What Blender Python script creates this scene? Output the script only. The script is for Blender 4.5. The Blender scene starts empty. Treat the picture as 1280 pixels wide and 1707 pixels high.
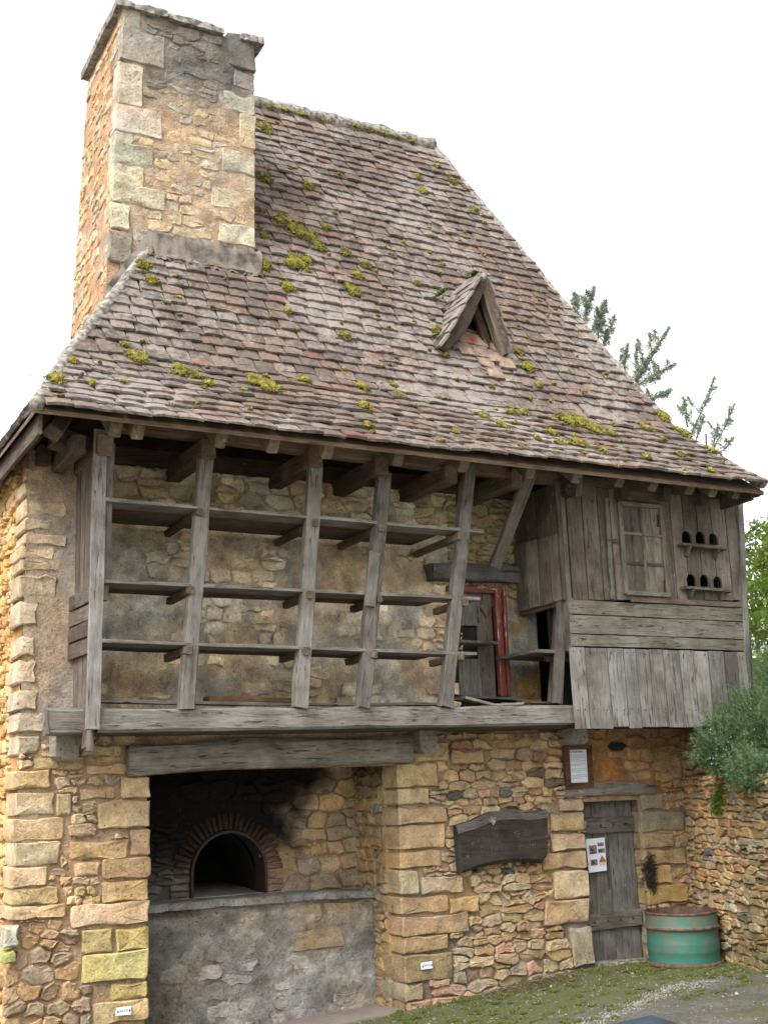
import bpy, bmesh, math, random
import numpy as np
from mathutils import Vector, Matrix, noise as mn
random.seed(7); np.random.seed(7)
R_ = random.Random(11)
SC = bpy.context.scene
COL = SC.collection
rad = math.radians

# ------------------------------------------------------------------ camera, sky, sun, exposure
F_PX = 2002.0
YAW, PITCH, ROLL = rad(28.5), rad(13.0), rad(-2.04)
CAM = np.array([0.0, -9.6, 1.72])
_w = np.array([math.sin(YAW)*math.cos(PITCH), math.cos(YAW)*math.cos(PITCH), math.sin(PITCH)])
_r = np.array([math.cos(YAW), -math.sin(YAW), 0.0]); _u = np.cross(_r, _w)
CR = _r*math.cos(ROLL)+_u*math.sin(ROLL); CU = _u*math.cos(ROLL)-_r*math.sin(ROLL); CW = _w
cam = bpy.data.cameras.new('camera'); co = bpy.data.objects.new('camera', cam); COL.objects.link(co)
cam.sensor_fit = 'VERTICAL'; cam.sensor_height = 24.0; cam.sensor_width = 18.0
cam.lens = 24.0*F_PX/1707.0
cam.clip_start = 0.05; cam.clip_end = 3000
co.matrix_world = Matrix(((CR[0], CU[0], -CW[0], CAM[0]), (CR[1], CU[1], -CW[1], CAM[1]), (CR[2], CU[2], -CW[2], CAM[2]), (0, 0, 0, 1)))
SC.camera = co
SUN_EL, SUN_AZ = rad(52), rad(-62)      # azimuth measured from -Y (towards the camera) to -X
sun_dir = Vector((math.sin(SUN_AZ)*math.cos(SUN_EL), -math.cos(SUN_AZ)*math.cos(SUN_EL), math.sin(SUN_EL)))
w = bpy.data.worlds.new('World'); SC.world = w; w.use_nodes = True
nt = w.node_tree; nt.nodes.clear()
sky = nt.nodes.new('ShaderNodeTexSky'); sky.sky_type = 'NISHITA'; sky.sun_disc = False
sky.sun_elevation = SUN_EL; sky.sun_rotation = math.atan2(sun_dir.x, sun_dir.y)
sky.dust_density = 4.0; sky.air_density = 1.0; sky.ozone_density = 1.0
hsv = nt.nodes.new('ShaderNodeHueSaturation'); hsv.inputs['Saturation'].default_value = 0.05
bg = nt.nodes.new('ShaderNodeBackground'); bg.inputs['Strength'].default_value = 0.15
out = nt.nodes.new('ShaderNodeOutputWorld')
nt.links.new(sky.outputs[0], hsv.inputs['Color']); nt.links.new(hsv.outputs[0], bg.inputs[0]); nt.links.new(bg.outputs[0], out.inputs[0])
sl = bpy.data.lights.new('sun', 'SUN'); sl.energy = 1.0; sl.angle = rad(35); sl.color = (1, .96, .90)
so = bpy.data.objects.new('sun', sl); COL.objects.link(so); so.rotation_euler = sun_dir.to_track_quat('Z', 'Y').to_euler()
SC.view_settings.view_transform = 'Standard'; SC.view_settings.look = 'None'
SC.view_settings.gamma = 1; SC.view_settings.use_curve_mapping = False
SC.view_settings.exposure = 1.55

# ------------------------------------------------------------------ helpers
def ray(px, py): return CR*(px-640)/F_PX - CU*(py-853.5)/F_PX + CW
def on(axis, val, px, py):
    d = ray(px, py); i = 'XYZ'.index(axis); return CAM + d*(val-CAM[i])/d[i]
def at(px, py, Y=0.0): return on('Y', Y, px, py)      # where a measured sight line meets an upright plane parallel to the facade
def proj(p):
    v = np.asarray(p, float)-CAM; k = v@CW; return 640+F_PX*(v@CR)/k, 853.5-F_PX*(v@CU)/k, k
def sm(x, a=0.0, b=1.0):
    t = min(1, max(0, (x-a)/(b-a))); return t*t*(3-2*t)
def nz(x, y=0, z=0): return mn.noise(Vector((x, y, z)))
def nf(x, y=0, z=0, o=4): return mn.fractal(Vector((x, y, z)), 1.0, 2.0, o)
def U(a, b): return R_.uniform(a, b)
WLOC = {}
def place(o, loc, parent):
    WLOC[o.name] = Vector(loc)
    if parent is not None:
        o.parent = parent; loc = Vector(loc)-WLOC[parent.name]
    o.location = loc
    COL.objects.link(o); return o
def thing(name, label, cat, loc=(0, 0, 0), group=None):
    o = bpy.data.objects.new(name, None); o.empty_display_size = .1
    o['label'] = label; o['category'] = cat
    if group: o['group'] = group
    return place(o, loc, None)
def tag(o, label, cat, group=None, kind=None):
    o['label'] = label; o['category'] = cat
    if group: o['group'] = group
    if kind: o['kind'] = kind
    return o
def mkmesh(name, V, F, mat=None, cols=None, smooth=True, rnd=None):
    me = bpy.data.meshes.new(name)
    V = np.asarray(V, dtype=np.float32)
    if isinstance(F, np.ndarray):
        n, k = F.shape
        me.vertices.add(len(V)); me.vertices.foreach_set('co', V.ravel())
        me.loops.add(n*k); me.loops.foreach_set('vertex_index', F.ravel().astype(np.int32))
        me.polygons.add(n); me.polygons.foreach_set('loop_start', np.arange(0, n*k, k, dtype=np.int32))
        me.update(calc_edges=True)
    else:
        me.from_pydata(V.tolist(), [], [tuple(int(i) for i in f) for f in F]); me.update()
    if smooth is True: me.polygons.foreach_set('use_smooth', np.ones(len(me.polygons), bool))
    if cols is not None:
        c = np.ones((len(V), 4), dtype=np.float32); c[:, :3] = np.asarray(cols, dtype=np.float32)[..., :3]
        a = me.color_attributes.new('col', 'FLOAT_COLOR', 'POINT'); a.data.foreach_set('color', c.ravel())
    if rnd is not None:
        a = me.attributes.new('rnd', 'FLOAT', 'POINT'); a.data.foreach_set('value', np.asarray(rnd, dtype=np.float32))
    if mat: me.materials.append(mat)
    return me
def obj(name, V, F, mat, parent=None, loc=None, cols=None, smooth=True, rnd=None, kind=None, color=None, sharp=None):
    V = np.asarray(V, dtype=float)
    if loc is None: loc = (V.min(0)+V.max(0))/2 if parent is not None else np.zeros(3)
    me = mkmesh(name, V-np.asarray(loc), F, mat, cols, smooth, rnd)
    if sharp is not None: me.set_sharp_from_angle(angle=rad(sharp))
    o = bpy.data.objects.new(name, me)
    if color: o.color = (*color, 1)
    if kind: o['kind'] = kind
    return place(o, tuple(loc), parent)
class Acc:                                   # collects shapes into ONE mesh
    def __init__(s): s.V = []; s.F = []; s.C = []; s.Rn = []; s.n = 0
    def add(s, V, F, col=None, rnd=0.0):
        V = np.asarray(V, float); s.V.append(V); s.F += [tuple(i+s.n for i in f) for f in F]
        if col is None: col = (1, 1, 1)
        c = np.asarray(col, float); s.C.append(np.tile(c, (len(V), 1)) if c.ndim == 1 else c)
        s.Rn.append(np.full(len(V), rnd)); s.n += len(V)
    def make(s, name, mat, parent=None, **k):
        return obj(name, np.vstack(s.V), s.F, mat, parent, cols=np.vstack(s.C), rnd=np.concatenate(s.Rn), **k)

# ------------------------------------------------------------------ materials
def newmat(name):
    m = bpy.data.materials.new(name); m.use_nodes = True; t = m.node_tree
    b = t.nodes['Principled BSDF']; return m, t, b
def N(t, typ, **k):
    n = t.nodes.new(typ)
    for a, v in k.items():
        if a in ('op', 'operation'): n.operation = v
        elif hasattr(n, a): setattr(n, a, v)
        else: n.inputs[a.replace('_', ' ')].default_value = v
    return n
def L(t, a, b): t.links.new(a, b)
def noise(t, vec, scale, detail=4, rough=.55, dist=0):
    n = N(t, 'ShaderNodeTexNoise'); n.inputs['Scale'].default_value = scale; n.inputs['Detail'].default_value = detail
    n.inputs['Roughness'].default_value = rough; n.inputs['Distortion'].default_value = dist
    if vec is not None: L(t, vec, n.inputs['Vector'])
    return n.outputs['Fac']
def ramp(t, fac, stops):
    n = t.nodes.new('ShaderNodeValToRGB'); L(t, fac, n.inputs[0]); e = n.color_ramp.elements
    while len(e) < len(stops): e.new(0.5)
    for i, (p, c) in enumerate(stops):
        e[i].position = p; e[i].color = (*c, 1) if not isinstance(c, (int, float)) else (c, c, c, 1)
    return n.outputs[0]
def mix(t, fac, a, b, blend='MIX'):
    n = t.nodes.new('ShaderNodeMix'); n.data_type = 'RGBA'; n.blend_type = blend; n.clamp_factor = True
    if isinstance(fac, (int, float)): n.inputs[0].default_value = fac
    else: L(t, fac, n.inputs[0])
    for v, i in ((a, 6), (b, 7)):
        if isinstance(v, tuple): n.inputs[i].default_value = (*v, 1) if len(v) == 3 else v
        else: L(t, v, n.inputs[i])
    return n.outputs[2]
def mth(t, op, a, b=0.0):
    n = t.nodes.new('ShaderNodeMath'); n.operation = op
    for v, i in ((a, 0), (b, 1)):
        if isinstance(v, (int, float)): n.inputs[i].default_value = v
        else: L(t, v, n.inputs[i])
    return n.outputs[0]
def bump(t, b, h, strength=.5, dist=.01):
    n = t.nodes.new('ShaderNodeBump'); n.inputs['Strength'].default_value = strength; n.inputs['Distance'].default_value = dist
    L(t, h, n.inputs['Height']); L(t, n.outputs[0], b.inputs['Normal'])
def pos(t): return t.nodes.new('ShaderNodeNewGeometry').outputs['Position']
def attr(t, name): n = t.nodes.new('ShaderNodeAttribute'); n.attribute_name = name; return n
def stone_material(name, fine=60, bs=.6, bd=.012, spots=.35, contrast=(.62, 1.32)):
    m, t, b = newmat(name); p = pos(t); c = attr(t, 'col').outputs['Color']
    n1 = noise(t, p, 7, 5, .6); n2 = noise(t, p, fine, 5, .7); n3 = noise(t, p, 22, 4, .6)
    f = ramp(t, n1, [(.28, contrast[0]), (.72, contrast[1])]); c = mix(t, 1, c, f, 'MULTIPLY')
    f2 = ramp(t, n2, [(.3, .66), (.5, 1.0), (.7, 1.26)]); c = mix(t, 1, c, f2, 'MULTIPLY')
    hue = ramp(t, noise(t, p, 2.3, 3), [(.35, (1.06, .98, .88)), (.65, (.96, 1.01, 1.08))]); c = mix(t, 1, c, hue, 'MULTIPLY')
    li = ramp(t, noise(t, p, 17, 5, .75), [(.60, 0.0), (.68, 1.0)]); li = mth(t, 'MULTIPLY', li, spots)
    c = mix(t, li, c, mix(t, 1, c, (1.75, 1.85, 2.0), 'MULTIPLY'))
    pit = ramp(t, noise(t, p, 38, 3, .6), [(.30, 1.0), (.37, 0.0)]); c = mix(t, mth(t, 'MULTIPLY', pit, .5), c, (.10, .07, .04))
    L(t, c, b.inputs['Base Color']); b.inputs['Roughness'].default_value = .93
    b.inputs['Specular IOR Level'].default_value = .2
    n4 = noise(t, p, 150, 3, .7)
    h = mth(t, 'ADD', mth(t, 'MULTIPLY', n3, 1.0), mth(t, 'ADD', mth(t, 'MULTIPLY', n2, .6), mth(t, 'MULTIPLY', n4, .25)))
    h = mth(t, 'SUBTRACT', h, mth(t, 'MULTIPLY', pit, .5))
    bump(t, b, h, min(1, bs*1.4), bd*1.5); return m
M_STONE = stone_material('golden_limestone')
M_MORTAR = stone_material('earth_mortar', fine=90, bs=.8, bd=.02, spots=.12, contrast=(.6, 1.35))
M_RENDER = stone_material('old_render', fine=70, bs=.9, bd=.02, spots=.2, contrast=(.5, 1.45))
def wood_material(name):
    m, t, b = newmat(name)
    tc = t.nodes.new('ShaderNodeTexCoord'); oi = t.nodes.new('ShaderNodeObjectInfo')
    off = t.nodes.new('ShaderNodeCombineXYZ'); r = mth(t, 'MULTIPLY', oi.outputs['Random'], 37.0)
    L(t, r, off.inputs[0]); L(t, r, off.inputs[1]); L(t, r, off.inputs[2])
    va = t.nodes.new('ShaderNodeVectorMath'); va.operation = 'ADD'; L(t, tc.outputs['Object'], va.inputs[0]); L(t, off.outputs[0], va.inputs[1])
    mp = t.nodes.new('ShaderNodeMapping'); mp.inputs['Scale'].default_value = (1.0, 11, 11); L(t, va.outputs[0], mp.inputs[0])
    g = noise(t, mp.outputs[0], 3.2, 6, .62, .5); g2 = noise(t, mp.outputs[0], 11, 5, .7, .3)
    blot = noise(t, va.outputs[0], 3.5, 4, .6); fine = noise(t, va.outputs[0], 70, 3, .6)
    base = oi.outputs['Color']
    vr = ramp(t, oi.outputs['Random'], [(0, .44), (1, .66)]); c = mix(t, 1, base, vr, 'MULTIPLY')
    c = mix(t, 1, c, ramp(t, g, [(.30, .66), (.5, 1.0), (.72, 1.24)]), 'MULTIPLY')
    c = mix(t, 1, c, ramp(t, g2, [(.32, .78), (.6, 1.10)]), 'MULTIPLY')
    c = mix(t, 1, c, ramp(t, blot, [(.33, (.68, .62, .55)), (.64, (1.22, 1.22, 1.20))]), 'MULTIPLY')
    c = mix(t, mth(t, 'MULTIPLY', ramp(t, noise(t, va.outputs[0], 22, 5, .75), [(.62, 0.0), (.70, 1.0)]), .4), c, (.40, .39, .35))
    crack = ramp(t, noise(t, mp.outputs[0], 4.3, 3, .5, 1.2), [(.33, 1.0), (.38, 0.0)])
    c = mix(t, mth(t, 'MULTIPLY', crack, .75), c, (.025, .02, .015))
    L(t, c, b.inputs['Base Color']); b.inputs['Roughness'].default_value = .88; b.inputs['Specular IOR Level'].default_value = .25
    h = mth(t, 'ADD', mth(t, 'MULTIPLY', g, .8), mth(t, 'ADD', mth(t, 'MULTIPLY', g2, .7), mth(t, 'MULTIPLY', crack, -1.0)))
    h = mth(t, 'ADD', h, mth(t, 'MULTIPLY', fine, .15))
    bump(t, b, h, .7, .012); return m
M_WOOD = wood_material('weathered_wood')
def tile_material():
    m, t, b = newmat('old_clay_tile'); p = pos(t)
    oi = t.nodes.new('ShaderNodeObjectInfo'); r = mth(t, 'FRACT', mth(t, 'ADD', attr(t, 'rnd').outputs['Fac'], oi.outputs['Random']))
    c = ramp(t, r, [(0, (.128, .086, .066)), (.2, (.095, .073, .062)), (.4, (.160, .118, .094)), (.55, (.110, .090, .080)), (.7, (.078, .060, .050)), (.88, (.180, .142, .115)), (1, (.135, .070, .052))])
    c = mix(t, 1, c, ramp(t, noise(t, p, 26, 5, .7), [(.3, .55), (.7, 1.4)]), 'MULTIPLY')
    big = noise(t, p, .9, 3)
    lic = ramp(t, mth(t, 'ADD', noise(t, p, 15, 6, .8), mth(t, 'MULTIPLY', mth(t, 'SUBTRACT', big, .5), 1.0)), [(.485, 0.0), (.57, 1.0)])
    pale = mix(t, noise(t, p, 60, 3), (.38, .35, .325), (.19, .175, .158))
    c = mix(t, mth(t, 'MULTIPLY', lic, .46), c, pale)
    dk = ramp(t, noise(t, p, 9, 5, .7), [(.34, 1.0), (.47, 0.0)]); c = mix(t, mth(t, 'MULTIPLY', dk, .6), c, (.05, .042, .035))
    L(t, c, b.inputs['Base Color']); b.inputs['Roughness'].default_value = .9; b.inputs['Specular IOR Level'].default_value = .25
    bump(t, b, mth(t, 'ADD', noise(t, p, 40, 5, .7), mth(t, 'MULTIPLY', lic, .25)), .7, .01); return m
M_TILE = tile_material()
def simple(name, col, rough=.8, var=.35, scale=12, bs=.3, spec=.3, metal=0.0, vary=None):
    m, t, b = newmat(name); p = pos(t)
    c = mix(t, 1, (*col,), ramp(t, noise(t, p, scale, 5, .65), [(.3, 1-var), (.7, 1+var)]), 'MULTIPLY')
    if vary: c = mix(t, ramp(t, noise(t, p, vary[1], 4), [(.42, 0.0), (.6, 1.0)]), c, vary[0])
    L(t, c, b.inputs['Base Color']); b.inputs['Roughness'].default_value = rough; b.inputs['Specular IOR Level'].default_value = spec
    b.inputs['Metallic'].default_value = metal
    bump(t, b, noise(t, p, scale*4, 4, .6), bs, .005); return m
M_MOSS = simple('yellow_moss', (.185, .165, .016), .95, .6, 18, .6, vary=((.06, .05, .016), 14))
M_MOSS2 = simple('green_moss', (.055, .066, .012), .95, .55, 20, .6)
M_CEMENT = simple('grey_lichened_mortar', (.115, .105, .09), .95, .6, 14, .9, vary=((.27, .25, .22), 20))
M_FLASH = simple('dark_flashing_mortar', (.075, .066, .055), .95, .7, 11, 1.0, vary=((.16, .14, .115), 9))
M_JAMB = simple('jamb_mortar', (.21, .165, .11), .95, .5, 14, .8)
M_DARK = simple('dark_interior', (.018, .015, .012), .95, .4, 8)
M_PAPER = simple('white_paper', (.62, .66, .74), .7, .03, 4, .02)
M_INK = simple('black_ink', (.03, .03, .035), .7, .1, 4, .02)
M_INKGREY = simple('grey_print', (.30, .33, .38), .7, .1, 4, .02)
M_PHOTO = simple('printed_photo', (.16, .14, .13), .7, .9, 90, .02)
M_ROOFPRINT = simple('printed_roof', (.25, .09, .06), .7, .4, 90, .02)
M_WALLPRINT = simple('printed_wall', (.55, .42, .28), .7, .3, 90, .02)
M_IRON = simple('rusty_iron', (.045, .030, .025), .8, .5, 30, .5, metal=.3)
M_RUST = simple('rusted_steel', (.105, .066, .046), .85, .6, 16, .6, metal=.2)
M_ASH = simple('grey_ash', (.24, .23, .22), .95, .35, 10, .5)
M_GLASSBLUE = simple('dark_blue_panel', (.025, .045, .07), .2, .4, 8, .02, spec=.5)
M_BLACK = simple('black_frame', (.015, .015, .017), .4, .2, 8, .1)
M_CHALK = simple('carved_letters', (.060, .055, .050), .9, .5, 40, .3)
def leaf_mat(name, a, b_, trans=.3):
    m, t, b = newmat(name); c = mix(t, ramp(t, attr(t, 'rnd').outputs['Fac'], [(0, 0.0), (1, 1.0)]), a, b_)
    L(t, c, b.inputs['Base Color']); b.inputs['Roughness'].default_value = .6; b.inputs['Specular IOR Level'].default_value = .3
    tr = t.nodes.new('ShaderNodeBsdfTranslucent'); L(t, c, tr.inputs[0]); mx = t.nodes.new('ShaderNodeMixShader'); mx.inputs[0].default_value = trans
    L(t, b.outputs[0], mx.inputs[1]); L(t, tr.outputs[0], mx.inputs[2]); L(t, mx.outputs[0], t.nodes['Material Output'].inputs[0]); return m
M_ROSE = leaf_mat('rosemary_leaf', (.045, .092, .030), (.15, .215, .105), .25)
M_LEAF = leaf_mat('sunny_leaf', (.07, .13, .02), (.20, .27, .045), .5)
M_CONIFER = leaf_mat('conifer_needle', (.13, .17, .12), (.33, .37, .28), .5)
M_BARK = simple('bark', (.09, .07, .05), .95, .5, 14, .8)
M_DRY = leaf_mat('dry_weed', (.02, .017, .012), (.07, .055, .035), .1)
M_FLOWER = simple('pale_flower', (.5, .5, .68), .7, .1)
def drum_material():
    m, t, b = newmat('green_painted_steel'); p = pos(t)
    c = mix(t, noise(t, p, 9, 4), (.018, .095, .068), (.045, .155, .118))
    rn = noise(t, p, 7, 7, .75)
    sx = t.nodes.new('ShaderNodeSeparateXYZ'); L(t, p, sx.inputs[0])
    up = mth(t, 'MULTIPLY', mth(t, 'SUBTRACT', sx.outputs[2], .30), .45)
    rf = ramp(t, mth(t, 'ADD', rn, up), [(.46, 0.0), (.60, 1.0)])
    c = mix(t, mth(t, 'MULTIPLY', rf, .8), c, mix(t, noise(t, p, 30, 4), (.09, .075, .045), (.16, .10, .065)))
    L(t, c, b.inputs['Base Color']); b.inputs['Roughness'].default_value = .55; bump(t, b, rn, .4, .006); return m
M_DRUM = drum_material()
def paint_material():
    m, t, b = newmat('peeling_red_paint'); tc = t.nodes.new('ShaderNodeTexCoord')
    mp = t.nodes.new('ShaderNodeMapping'); mp.inputs['Scale'].default_value = (2.2, 14, 14); L(t, tc.outputs['Object'], mp.inputs[0])
    c = mix(t, noise(t, mp.outputs[0], 2, 4), (.11, .024, .013), (.19, .042, .022))
    c = mix(t, ramp(t, noise(t, mp.outputs[0], 2.6, 6, .7), [(.58, 0.0), (.62, 1.0)]), c, (.42, .36, .32))
    L(t, c, b.inputs['Base Color']); b.inputs['Roughness'].default_value = .6; bump(t, b, noise(t, mp.outputs[0], 5, 4), .4, .005); return m
M_RED = paint_material()
def ground_material():
    m, t, b = newmat('mossy_gravel_ground'); p = pos(t)
    sx = t.nodes.new('ShaderNodeSeparateXYZ'); L(t, p, sx.inputs[0])
    g = mix(t, noise(t, p, 45, 6, .75), (.040, .038, .030), (.165, .157, .137)); g = mix(t, 1, g, ramp(t, noise(t, p, 3, 4), [(.3, .7), (.7, 1.2)]), 'MULTIPLY')
    bounce_fac = ramp(t, mth(t, 'MULTIPLY', sx.outputs[1], -.2), [(.58, 0.0), (.80, 1.0)]); g = mix(t, bounce_fac, g, (.38, .36, .32))  # unseen foreground paled to bounce added fill light up under the eaves
    g = mix(t, 1, g, ramp(t, noise(t, p, 18, 5, .8), [(.35, .6), (.65, 1.35)]), 'MULTIPLY')
    ms = mix(t, noise(t, p, 22, 5, .7), (.030, .046, .006), (.115, .125, .014))
    band = mth(t, 'ADD', sx.outputs[1], mth(t, 'MULTIPLY', mth(t, 'SUBTRACT', noise(t, p, 1.6, 5, .65), .5), 2.2))
    f = ramp(t, mth(t, 'MULTIPLY', mth(t, 'ADD', band, 2.3), .5), [(.30, 0.0), (.60, 1.0)])
    f = mth(t, 'MULTIPLY', f, ramp(t, noise(t, p, 30, 5, .8), [(.36, .25), (.52, 1.0)]))
    rec = ramp(t, mth(t, 'MULTIPLY', mth(t, 'ADD', sx.outputs[1], .25), 2.0), [(.3, 0.0), (.55, 1.0)])
    f3 = ramp(t, noise(t, p, 2.6, 6, .75), [(.50, 0.0), (.58, .75)]); f = mth(t, 'MAXIMUM', f, mth(t, 'MULTIPLY', f3, ramp(t, noise(t, p, 26, 4, .8), [(.35, .3), (.55, 1.0)])))
    c = mix(t, f, g, ms)
    c = mix(t, rec, c, mix(t, noise(t, p, 12, 5), (.18, .14, .115), (.34, .29, .25)))
    L(t, c, b.inputs['Base Color']); b.inputs['Roughness'].default_value = .95
    bump(t, b, noise(t, p, 60, 6, .7), .9, .03); return m
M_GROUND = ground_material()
M_GRASS = simple('bank_grass', (.06, .10, .02), .95, .5, 8, .8)
GREY = (.215, .20, .185); LGREY = (.30, .285, .265); BROWN = (.13, .088, .062); DKGREY = (.12, .112, .10)

# ------------------------------------------------------------------ ground, bank
def gz(x, y): return -.20 + .25*sm((x-3.6)/4.2) + (.02*nz(x*.8, y*.8))
def ground():
    xs = np.concatenate([[-300, -60, -15], np.arange(-4, 12, .16), [14, 30, 90, 400]]); ys = np.concatenate([[-300, -60, -15], np.arange(-7, 2.5, .16), [6, 30, 90, 400]])
    V = [(x, y, gz(x, y)+(.012*nf(x*5, y*5) if -4 < x < 12 and -7 < y < 2.5 else 0)) for y in ys for x in xs]; nx = len(xs)
    F = [(j*nx+i, j*nx+i+1, (j+1)*nx+i+1, (j+1)*nx+i) for j in range(len(ys)-1) for i in range(nx-1)]
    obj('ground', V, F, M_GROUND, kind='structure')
    GW = np.array([-.31, -.95]); c0 = np.array([8.80, -.02])
    a = c0+GW*4.2
    V = [(c0[0], c0[1], 1.66), (a[0], a[1], 1.62), (60, a[1]-3, 1.62), (300, 0, 1.6), (300, 300, 1.6), (9.2, 300, 1.6), (9.2, -.02, 1.66)]
    V += [(x, y, -.5) for x, y, z in V]
    n = 7; F = [tuple(range(n))]+[(i, i+n, (i+1) % n+n, (i+1) % n) for i in range(n)]
    obj('upper_ground', V, F, M_GRASS, smooth=False, kind='structure')
ground()

# ------------------------------------------------------------------ masonry generator
def clip(poly, nx, ny, c):                   # keep nx*x+ny*y<=c
    o = []; n = len(poly)
    for i in range(n):
        a = poly[i]; b = poly[(i+1) % n]; da = nx*a[0]+ny*a[1]-c; db = nx*b[0]+ny*b[1]-c
        if da <= 0: o.append(a)
        if (da < 0 < db) or (db < 0 < da):
            t = da/(da-db); o.append((a[0]+(b[0]-a[0])*t, a[1]+(b[1]-a[1])*t))
    return o
def area(p): return .5*sum(p[i][0]*p[(i+1) % len(p)][1]-p[(i+1) % len(p)][0]*p[i][1] for i in range(len(p)))
def rubble(u0, u1, v0, v1, hr=(.07, .14), ar=(1.2, 3.0), rects=(), keep=None, rng=R_, an=1.9):
    S = []; v = v0
    while v < v1:
        h = rng.uniform(*hr); u = u0-rng.uniform(0, h)
        while u < u1:
            wd = h*rng.uniform(*ar); S.append((u+wd/2, v+h/2+rng.uniform(-.2, .2)*h)); 
            if rng.random() < .16: S.append((u+wd*.5, v+h*.92))
            u += wd
        v += h
    cells = []
    A = np.array(S); B = A*np.array([1, an])
    for i, s in enumerate(S):
        d = ((B-B[i])**2).sum(1); js = np.argsort(d)[1:22]
        k = .45; p = [(s[0]-k, s[1]-k), (s[0]+k, s[1]-k), (s[0]+k, s[1]+k), (s[0]-k, s[1]+k)]
        for j in js:
            dx = (A[j, 0]-s[0]); dy = (A[j, 1]-s[1])*an*an
            mxx = (A[j, 0]+s[0])/2; myy = (A[j, 1]+s[1])/2
            p = clip(p, dx, dy, dx*mxx+dy*myy)
            if len(p) < 3: break
        for nx, ny, c in ((-1, 0, -u0), (1, 0, u1), (0, -1, -v0), (0, 1, v1)):
            if len(p) >= 3: p = clip(p, nx, ny, c)
        if len(p) < 3: continue
        ok = True
        for r in rects:
            a0, a1, b0, b1 = r
            xs = [q[0] for q in p]; ys = [q[1] for q in p]
            if max(xs) <= a0 or min(xs) >= a1 or max(ys) <= b0 or min(ys) >= b1: continue
            cx = sum(xs)/len(xs); cy = sum(ys)/len(ys)
            ds = [(a0-cx, (1, 0, a0)), (cx-a1, (-1, 0, -a1)), (b0-cy, (0, 1, b0)), (cy-b1, (0, -1, -b1))]
            dm, hp = max(ds)
            if dm < 0: ok = False; break
            p = clip(p, *hp)
            if len(p) < 3: ok = False; break
        if not ok or len(p) < 3 or area(p) < .0011: continue
        c = (sum(q[0] for q in p)/len(p), sum(q[1] for q in p)/len(p))
        if keep and not keep(*c): continue
        cells.append(p)
    return cells
def stone_geo(poly, fr, t=.035, gap=.007, back=.03, ch=.3, rough=1.0, rng=R_, bev=.009):
    O, ud, vd, nd = fr
    n = len(poly); out = []
    for i in range(n):
        a = np.array(poly[i-1]); b = np.array(poly[i]); c = np.array(poly[(i+1) % n])
        la = np.linalg.norm(b-a); lc = np.linalg.norm(c-b)
        if min(la, lc) < .004: continue
        if la > .09:
            out.append(b+(a-b)*.5+np.array([rng.gauss(0, 1), rng.gauss(0, 1)])*.006*rough)
        ka = min(ch*la, .013*(.7+rough*.5)); kc = min(ch*lc, .013*(.7+rough*.5))
        out.append(b+(a-b)/la*ka*rng.uniform(.5, 1.2)); out.append(b+(c-b)/lc*kc*rng.uniform(.5, 1.2))
    if len(out) < 4: return None
    q = np.array(out); c = q.mean(0)
    d = q-c; ln = np.linalg.norm(d, axis=1, keepdims=True)+1e-9
    q = c+d*np.maximum(.3, (ln-gap)/ln)
    q += np.array([[rng.gauss(0, 1), rng.gauss(0, 1)] for _ in q])*.0045*rough
    m = len(q); d = q-c; ln = np.linalg.norm(d, axis=1, keepdims=True)+1e-9
    inn = c+d*np.maximum(.4, (ln-bev*1.3)/ln)
    inn2 = c+d*.62; gx, gy = rng.gauss(0, .05)*rough, rng.gauss(0, .06)*rough; tl = lambda p: (p[:, 0]-c[0])*gx+(p[:, 1]-c[1])*gy
    rings = [(q, np.full(m, -back)), (q, np.full(m, t-bev*1.15)+np.array([rng.uniform(-.7, .3)*bev for _ in range(m)])+np.clip(tl(q), -.015, .015)),
             (inn, t+np.array([rng.uniform(-.005, .003) for _ in range(m)])*rough+np.clip(tl(q), -.015, .015)), (inn2, t+np.array([rng.uniform(-.006, .005) for _ in range(m)])*rough)]
    V = [O+ud*p[0]+vd*p[1]+nd*h for r, hs in rings for p, h in zip(r, hs)]
    V.append(O+ud*c[0]+vd*c[1]+nd*(t+rng.uniform(-.005, .005)*rough))
    F = []
    for k in range(3):
        for i in range(m):
            j = (i+1) % m; F.append((k*m+i, k*m+j, (k+1)*m+j, (k+1)*m+i))
    F += [(3*m+i, 3*m+(i+1) % m, 4*m) for i in range(m)]
    return np.array(V), F
PIECES = {}                                   # thing name -> list of (score, part name, parent, V, F, colour, mat)
def piece(thing_, name, parent, V, F, col, mat, bias=0, label=None):
    c = V.mean(0); px, py, k = proj(c)
    s = (V.max(0)-V.min(0)).max()/k
    vis = -60 < px < 1340 and -60 < py < 1770 and k > 0
    PIECES.setdefault((thing_.name, name), []).append((s*(1 if vis else .01)+bias, parent, V, F, col, mat, thing_))
def flush_pieces():
    for (tn, name), L_ in PIECES.items():
        L_.sort(key=lambda a: -a[0])
        for s, par, V, F, col, mat, th in L_[:295]:
            cols = np.tile(np.asarray(col), (len(V), 1)) if np.ndim(col) == 1 else col
            obj(name, V, F, mat, par, cols=cols, sharp=30)
        rest = L_[295:]
        if rest:
            A = Acc()
            for s, par, V, F, col, mat, th in rest: A.add(V, F, col)
            A.make(name+'_infill', rest[0][5], rest[0][6], kind='stuff', sharp=30)
FRONT = (np.zeros(3), np.array([1., 0, 0]), np.array([0, 0, 1.]), np.array([0, -1., 0]))
def frame(O, ud, vd, nd): return (np.array(O, float), np.array(ud, float), np.array(vd, float), np.array(nd, float))
GOLD = [(.45, .335, .185), (.43, .31, .165), (.48, .375, .23), (.40, .28, .15), (.46, .355, .215), (.43, .30, .175), (.41, .32, .205)]
def pick(pal, rng=R_, v=.12):
    c = np.array(rng.choice(pal)); return c*(1+rng.uniform(-v, v))*(1+np.array([rng.gauss(0, .02) for _ in range(3)]))
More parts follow.
